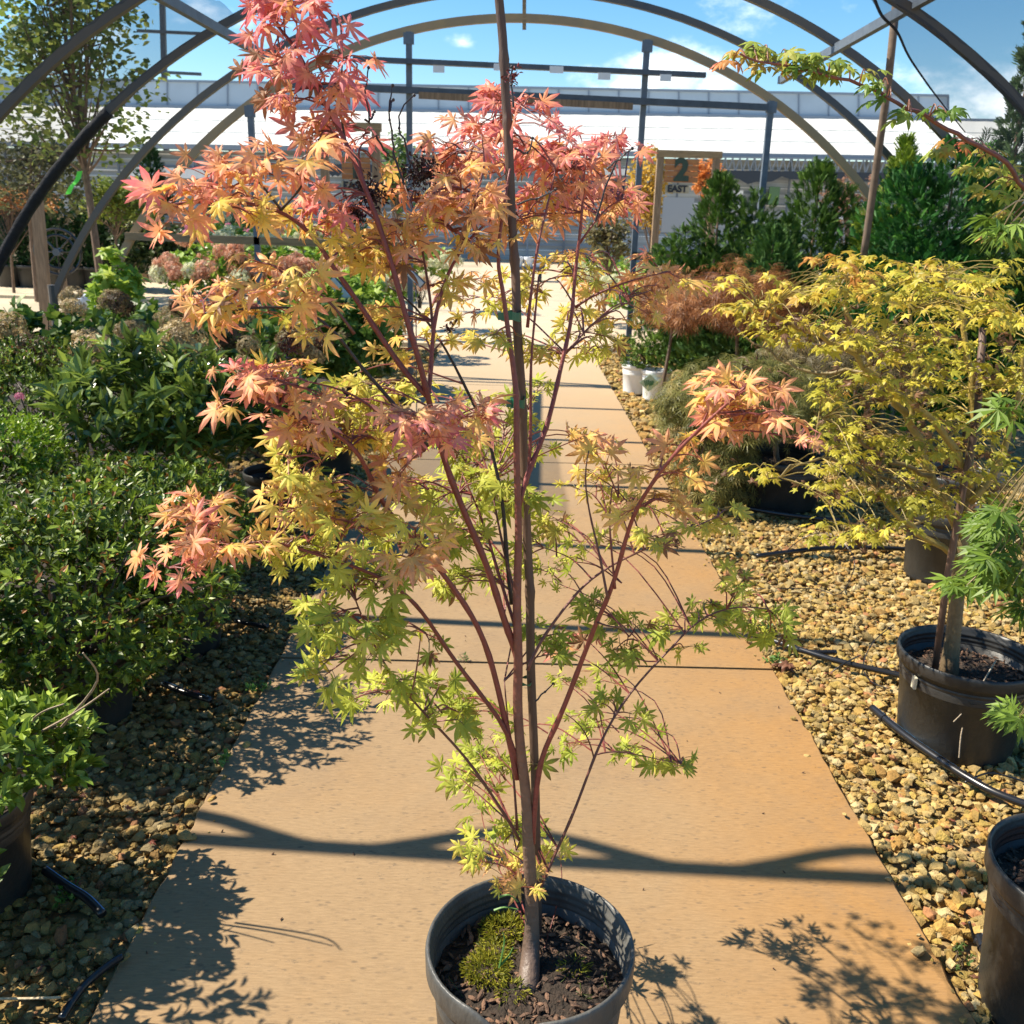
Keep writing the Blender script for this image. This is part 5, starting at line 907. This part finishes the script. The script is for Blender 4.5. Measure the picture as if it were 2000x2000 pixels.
YBL = [(1560, 560, 70, 26, 16, .65), (1450, 590, 60, 26, 12, .65), (1650, 560, 80, 30, 22, .7), (1760, 560, 80, 40, 26, .55), (1870, 580, 90, 50, 30, .6), (1960, 600, 60, 60, 22, .6), (1500, 640, 70, 24, 10, .5), (1600, 650, 80, 40, 20, .55), (1720, 660, 80, 50, 26, .5), (1840, 680, 90, 60, 32, .5), (1950, 720, 70, 70, 28, .5), (1660, 740, 70, 40, 16, .45), (1770, 770, 80, 60, 26, .45), (1880, 800, 90, 60, 30, .42),
       (1610, 790, 40, 26, 6, .5), (1640, 840, 60, 40, 14, .5), (1590, 905, 40, 16, 4, .55), (1690, 870, 70, 50, 20, .42), (1800, 880, 70, 50, 20, .4), (1900, 900, 80, 60, 22, .4), (1660, 960, 80, 34, 16, .42), (1740, 1030, 70, 30, 14, .35), (1640, 1040, 60, 24, 12, .38), (1850, 980, 60, 40, 14, .35), (1950, 980, 60, 60, 16, .35), (1480, 910, 40, 20, 5, .6), (1770, 960, 60, 30, 12, .4), (1350, 548, 30, 12, 3, .7), (1420, 555, 40, 20, 6, .7), (1640, 500, 60, 20, 7, .85), (1700, 515, 60, 24, 9, .8), (1800, 520, 60, 26, 10, .6), (1920, 530, 60, 30, 14, .6)]
ys = [([], [], [], [], []) for _ in YT]; tw = MB(); brown = [[], []]
for px, py, rx, ry, n, hue in YBL:
    for k in range(int(n*.8)):
        th_ = rng.uniform(0, 2*PI); q_r = rng.random()**.5; p = at(px+rx*1.0*q_r*math.cos(th_), py+ry*.95*q_r*math.sin(th_), YY+rng.uniform(-.45, .55)*(1 if px > 1500 else .4)); dist = np.linalg.norm(ybp-p, axis=1); s0 = ybp[dist.argmin()]
        P = smooth_line([s0, (s0+p)/2+[0, 0, .03], p], 3); tw.tube(P, np.linspace(.0022, .0009, len(P)), 4, np.asarray(OL)*rng.uniform(.5, 1.1))
        m_ = rng.integers(5, 9); hb = hue+rng.normal()*.1
        for j in range(m_):
            a = rng.uniform(0, 2*PI); dr = np.array([math.cos(a), math.sin(a), rng.uniform(-.3, .2)]); lb = p+dr*rng.uniform(.01, .055); v = rng.integers(2); q = ys[v]
            q[0].append(lb); q[1].append(nrm(dr+[0, 0, -.35])); q[2].append(nrm(np.array([-.1, -.1, 1.])+rng.normal(size=3)*.28)); q[3].append(rng.uniform(.019, .033)); q[4].append(hb+rng.normal()*.1)
        if rng.random() < .45 and py > 600: brown[0].append(p+rng.normal(size=3)*.03)
g = MB()
for (T, Fc, rr), q in zip(YT, ys): g.inst(T, Fc, q[0], frames(np.array(q[1]), np.array(q[2])), np.array(q[3]), ramp(C_Y, np.array(q[4]))*rng.uniform(.50, 1.0, (len(q[0]), 1)))
n = len(brown[0])*3; bp_ = np.repeat(np.array(brown[0]), 3, 0)+rng.normal(size=(n, 3))*.02; g.inst(YT[1][0]*[1, 1, 2.5], YT[1][1], bp_, frames(rdir(n), rdir(n)), rng.uniform(.014, .024, n), np.array([.20, .11, .06])*rng.uniform(.5, 1.5, (n, 1)))
print('yellow', sum(len(q[0]) for q in ys)); g.build('foliage', M_leaf, ym); tw.build('twigs', M_redbark, ym)
g = MB(); g.tube([at(1832, 1275, YY-.04)*[1, 1, 0]+[0, 0, .24], at(1850, 1130, YY-.04), at(1880, 960, YY-.03), at(1908, 820, YY-.02), at(1920, 640, YY)], .011, 8); tag(g.build('bamboo_stake', M_stake, smooth=True), 'grey brown bamboo stake beside the yellow maple trunk', 'stake')
g = MB(); g.tube(smooth_line([at(1945, 1290, 2.73), at(1905, 1360, 2.68), at(1880, 1420, 2.66), at(1873, 1480, 2.62)], 4), np.linspace(.003, .002, 13), 5, (.35, .27, .18)); g.tube(smooth_line([at(1905, 1360, 2.68), at(1880, 1392, 2.66), at(1862, 1410, 2.65)], 3), .0018, 5, (.35, .27, .18)); tag(g.build('fallen_twig', M_redbark), 'thin dry twig hanging over the front of the yellow maple pot', 'twig')
g = MB(); c_ = np.array([YX-.2125*math.cos(.35), YY-.2125*math.sin(.35), .235]); g.box(c_+[-.004, -.012, -.02], c_+[.004, .012, .02], R=None); g.build('label', mat('tag_paper', (.6, .55, .4), .6), yp)
# ------------------------------------------------------------------ near right pot with bark, green lace maple, arching branch
c = gr(2140, 1700, .36); 
pot('black pot filled with bark mulch at the lower right corner', float(c[0]), float(c[1]), .20, .36, group=g_r, seg=56)
fm = thing('fernleaf_maple', 'tall maple at the right edge with a long arching branch against the sky', 'maple tree', (float(c[0]), float(c[1]), 0))
fy = float(c[1]); b0 = np.array([float(c[0]), fy, .27]); g = MB()
TP = smooth_line([b0, at(2110, 1300, fy+.05), at(2070, 900, fy+.15), at(2075, 600, fy+.25), at(2030, 400, fy+.35)], 5); g.tube(TP, np.linspace(.017, .008, len(TP)), 8, (.20, .15, .09)); g.build('trunk', M_redbark, fm, smooth=True)
AB = smooth_line([at(2030, 400, 2.3), at(2000, 369, 2.3), at(1949, 303, 2.28), at(1871, 264, 2.25), at(1793, 221, 2.22), at(1716, 182, 2.2), at(1638, 153, 2.18), at(1560, 136, 2.15), at(1483, 118, 2.12), at(1445, 105, 2.1)], 4, .002)
g = MB(); g.tube(AB, np.linspace(.0062, .0018, len(AB)), 7, ramp([(0, (.14, .05, .04)), (1, (.25, .08, .06))], np.repeat(np.linspace(0, 1, len(AB)), 7))); g.build('branch', M_redbark, fm, smooth=True)
C_AB = [(0, (.14, .24, .04)), (.5, (.36, .42, .07)), (.8, (.60, .36, .10)), (1, (.62, .18, .10))]; LT2 = palmate(5, 96, (1, .86, .55), .20, .40, .35, .07, seed=31)
q = ([], [], [], [], []); tw = MB()
def sprig(p, n, hue, s, src, sp=.05, droop=.4):
    tw.tube(smooth_line([src, (src+p)/2+[0, 0, .02], p], 3), np.linspace(.002, .001, 7), 5, (.25, .10, .06))
    for j in range(n):
        a = rng.uniform(0, 2*PI); dr = np.array([math.cos(a), math.sin(a), rng.uniform(-.2, .3)]); q[0].append(p+dr*rng.uniform(.01, sp)); q[1].append(nrm(dr*[1, 1, .4]+[0, 0, -droop*rng.uniform(.4, 1.2)])); q[2].append(nrm(np.array([0, -.3, .9])+rng.normal(size=3)*.3)); q[3].append(s*.88*rng.uniform(.7, 1.15)); q[4].append(hue+rng.normal()*.12)
for px, py, n, hue in ((1455, 100, 9, .55), (1430, 120, 5, .85), (1490, 95, 8, .5), (1525, 105, 9, .45), (1490, 135, 4, .7), (1560, 115, 10, .4), (1600, 118, 9, .3), (1620, 140, 7, .3), (1580, 140, 6, .3), (1655, 135, 7, .4), (1690, 145, 5, .45), (1535, 140, 3, .2), (1735, 165, 5, .05), (1740, 190, 3, 0), (1775, 215, 4, 0), (1780, 225, 3, .1), (1830, 215, 4, 0), (1850, 222, 3, 0)):
    p = at(px, py, 2.18); k = np.linalg.norm(AB-p, axis=1).argmin(); sprig(p, n, hue, .040, AB[k])
for px, py, n, hue in ((1880, 280, 5, .95), (1910, 300, 8, .7), (1860, 290, 6, .6), (1950, 330, 8, .65), (1985, 350, 8, .6), (1900, 330, 8, .45), (1950, 380, 8, .5), (1980, 420, 8, .55), (1920, 370, 5, .45), (1990, 470, 6, .6), (1830, 300, 4, .55), (1960, 455, 5, .7)):
    p = at(px, py, 2.35); k = np.linalg.norm(AB-p, axis=1).argmin(); sprig(p, n, hue-.05, .036, AB[k], .05, .5)
g = MB(); g.inst(LT2[0], LT2[1], q[0], frames(np.array(q[1]), np.array(q[2])), np.array(q[3]), ramp(C_AB, np.array(q[4]))); g.merge(tw, 1).build('foliage', [M_leaf, M_redbark], fm)
LF = strips(7, 190, .095, .35, seed=3); g = MB(); tw = MB(); pp, ff, nn_, ss, cc = [], [], [], [], []
for px, py, rx, ry, n in ((1960, 1010, 50, 30, 9), (1940, 1080, 60, 40, 14), (1985, 1120, 40, 50, 11), (1995, 1180, 20, 20, 4), (1970, 1000, 50, 40, 7), (1990, 1400, 24, 30, 9), (1900, 1130, 40, 20, 6), (1960, 445, 50, 20, 5), (1985, 800, 30, 30, 3)):
    for k in range(n):
        p = at(px+rng.normal()*rx*.5, py+rng.normal()*ry*.5, fy+rng.uniform(.0, .35)); src = TP[np.linalg.norm(TP-(p+[0, 0, .1]), axis=1).argmin()]
        tw.tube(smooth_line([src, (src+p)/2+[0, 0, .05], p], 3), np.linspace(.003, .0009, 7), 4, (.22, .16, .06))
        for j in range(3): a = rng.uniform(0, 2*PI); dr = np.array([math.cos(a)-.5, math.sin(a)*.7, 0]); pp.append(p+dr*.02); ff.append(nrm(dr+[0, 0, -.35])); nn_.append(nrm(np.array([0, -.3, 1])+rng.normal(size=3)*.3)); ss.append(rng.uniform(.035, .06)); cc.append(rng.random())
g.inst(LF[0], LF[1], pp, frames(np.array(ff), np.array(nn_)), np.array(ss), ramp([(0, (.06, .12, .015)), (1, (.24, .36, .05))], np.array(cc))); g.merge(tw, 1).build('lace_foliage', [M_leaf, M_redbark], fm)
# ------------------------------------------------------------------ irrigation hoses
gh_ = 'black irrigation hoses on the gravel'
def hose(label, pts, r, stripe=True, z=.012, ties=(), group=gh_, name='irrigation_hose'):
    P = smooth_line([np.array(gr(a, b, z+r)) if len(p_) == 2 else np.array(gr(a, b, p_[2])) for p_ in pts for a, b in [p_[:2]]], 6); g = MB(); g.tube(P, r, 12); o = g.build(name, M_hose, smooth=True); tag(o, label, 'hose', group)
    if stripe:
        g = MB(); V = []; 
        for i, p in enumerate(P):
            T = nrm(P[min(i+1, len(P)-1)]-P[max(i-1, 0)]); s = nrm(np.cross(T, (0, 0, 1))); 
            for a in (.5, .8): V.append(p+(s*math.cos(a+.4)*-1+np.array([0, 0, 1])*math.sin(a+.4))*r*1.04)
        g.add(V, [(2*i, 2*i+1, 2*i+3, 2*i+2) for i in range(len(P)-1)]); g.build('blue_stripe', M_blue, o)
    for u in ties: i = int(u*(len(P)-2)); g = MB(); T = nrm(P[i+1]-P[i]); g.tube([P[i]-T*.003, P[i]+T*.003], r*1.18, 12); g.build('cable_tie', M_hose, o)
    return o
hose('blue striped black hose curving past the yellow maple pot', [(1703, 1382), (1760, 1430), (1830, 1480), (1900, 1525), (1960, 1555), (2060, 1590)], .0125, ties=(.12,))
hose('blue striped black hose with cable ties beside the bark filled pot', [(1912, 1830), (1935, 1880), (1970, 1935), (2010, 1985), (2060, 2030)], .0125, ties=(.15, .6))
hose('plain black hose lying next to the blue striped one at the bottom right', [(1905, 1835), (1960, 1870), (2010, 1910), (2070, 1960)], .010, False)
hose('folded black hose end with a zip tie at the edge of the walkway', [(1510, 1250), (1570, 1272), (1633, 1274)], .0105, False, ties=(.5,))
hose('long black hose running from the slab joint to the yellow maple pot', [(1500, 1248), (1560, 1268), (1640, 1292), (1745, 1316), (1800, 1330)], .0115, False)
hose('straight black hose on the sunny gravel behind the yellow maple pot', [(1478, 1086), (1540, 1078), (1620, 1070), (1710, 1070), (1800, 1074)], .012, False)
hose('black hose behind the green laceleaf pot', [(1458, 992), (1520, 1003), (1590, 1012), (1640, 1016)], .013, False)
hose('short striped hose end among the dark chips on the left', [(88, 1700), (130, 1730), (170, 1755), (200, 1785)], .011)
hose('shaded hose end beneath the big azalea', [(318, 1335), (360, 1352), (412, 1368)], .011)
hose('small hose end beside the pot near the slab joint, left', [(460, 1213), (490, 1219), (525, 1224)], .010, False)
hose('dark hose lying along the lower left edge of the walkway', [(120, 1990), (160, 1930), (205, 1890), (238, 1868)], .009, False)
ge = 'thin emitter tubes on the right'
hose('thin black loop of emitter tube beside the yellow maple pot', [(1745, 1220, .12), (1705, 1255, .08), (1686, 1300, .02), (1700, 1330, .01), (1735, 1345, .02)], .0022, False, group=ge, name='emitter_tube')
hose('thin clear loop of emitter tube above the sunny gravel', [(1530, 1082, .02), (1570, 1050, .12), (1620, 1042, .16), (1660, 1075, .12), (1668, 1110, .05), (1640, 1160, .0), (1590, 1150, .0), (1480, 1150, .0)], .0022, False, group=ge, name='emitter_tube')
hose('thin emitter tube hanging behind the green laceleaf pot', [(1600, 915, .18), (1620, 960, .1), (1628, 1005, .02)], .003, False, group=ge, name='emitter_tube')
hose('thin tan emitter tube crossing the striped hose', [(1885, 1528, .02), (1930, 1510, .03), (1980, 1520, .02), (2020, 1535, .01)], .003, False, group=ge, name='emitter_tube')
hose('little black wire stub on the chips near the long hose', [(1625, 1312, .01), (1650, 1295, .04), (1680, 1280, .04)], .0028, False, group=ge, name='emitter_tube')
hose('short upright tube end beside the bark filled pot', [(1893, 1800, .06), (1903, 1835, .02)], .0035, False, group=ge, name='emitter_tube')
# weeds and litter
def tuft(label, px, py, r, n, cols, ll=.02, seed=0): p = gr(px, py, 0); return shrub('weed', label, 'weed', (p[0], p[1], -.02), (p[0], p[1], .012), (r, r, .025), n, ELL, ll, cols, per=5, seed=seed, nst=6, stemr=.0015, low=-.2, shell=.1)
tuft('green weed at the right end of the slab joint', 1512, 1295, .04, 16, C_GM := [(0, (.06, .16, .03)), (1, (.2, .36, .06))], seed=1)
tuft('small weed beside the hose at the walkway edge', 1495, 1230, .04, 14, C_GM, seed=2); tuft('weed growing in the left chips by the joint', 505, 1345, .07, 16, C_GM, seed=3); tuft('weed at the left walkway edge below the joint', 430, 1490, .05, 10, C_GM, seed=4); tuft('tiny weed in the left half of the slab joint', 905, 1292, .02, 6, C_GM, .012, seed=5)
tuft('mossy weeds along the lower right walkway edge', 1870, 1870, .04, 16, [(0, (.05, .10, .02)), (1, (.15, .22, .05))], .012, seed=6); tuft('weed under the light green azalea', 140, 1755, .05, 12, C_GM, seed=7)
p = gr(1535, 1302, .01); n = 7; g = MB(); g.inst(OAK[0]*[1, 1, 3.5], OAK[1], p+rng.normal(size=(n, 3))*[.02, .012, .006]+[0, 0, .012], frames(rdir(n)*[1, 1, .3], rdir(n)*.6+[0, 0, 1]), rng.uniform(.03, .05, n), np.array([.26, .12, .07])*rng.uniform(.7, 1.2, (n, 1))); tag(g.build('dead_leaves', M_leaf), 'crumpled brown dead leaves at the end of the slab joint', 'dead leaves')
n = 130; g = MB(); x = np.concatenate([rng.uniform(1.07, 1.6, 60), rng.uniform(-1.5, -.87, 70)]); y = rng.uniform(1.4, 4.5, n); g.inst(YT[0][0]*[1, 1, 2], YT[0][1], np.stack([x, y, np.full(n, .012)], 1), frames(rdir(n)*[1, 1, .1], rdir(n)*.3+[0, 0, 1]), rng.uniform(.010, .02, n), np.array([(.30, .10, .06), (.36, .22, .10), (.22, .10, .06)])[rng.integers(0, 3, n)]); stuff(g.build('leaf_litter', M_leaf))
n = 46; g = MB(); pos = np.stack([rng.uniform(-.8, 1.0, n), rng.uniform(1.6, 5, n), np.full(n, .003)], 1); g.inst(ICO, ICF, pos, frames(rdir(n), rdir(n)), rng.uniform(.002, .0045, n)[:, None]*np.array([.6, 1.6, .5]), (.10, .05, .03)); stuff(g.build('debris', M_stone))
g = MB(); p = gr(0, 1952, .01); q_ = gr(118, 1948, .03); g.tube([p-[.05, 0, 0], (p+q_)/2, q_], .003, 5, (.55, .42, .25)); tag(g.build('dry_stick', M_redbark), 'pale dry stick lying on the chips in the bottom left corner', 'stick')
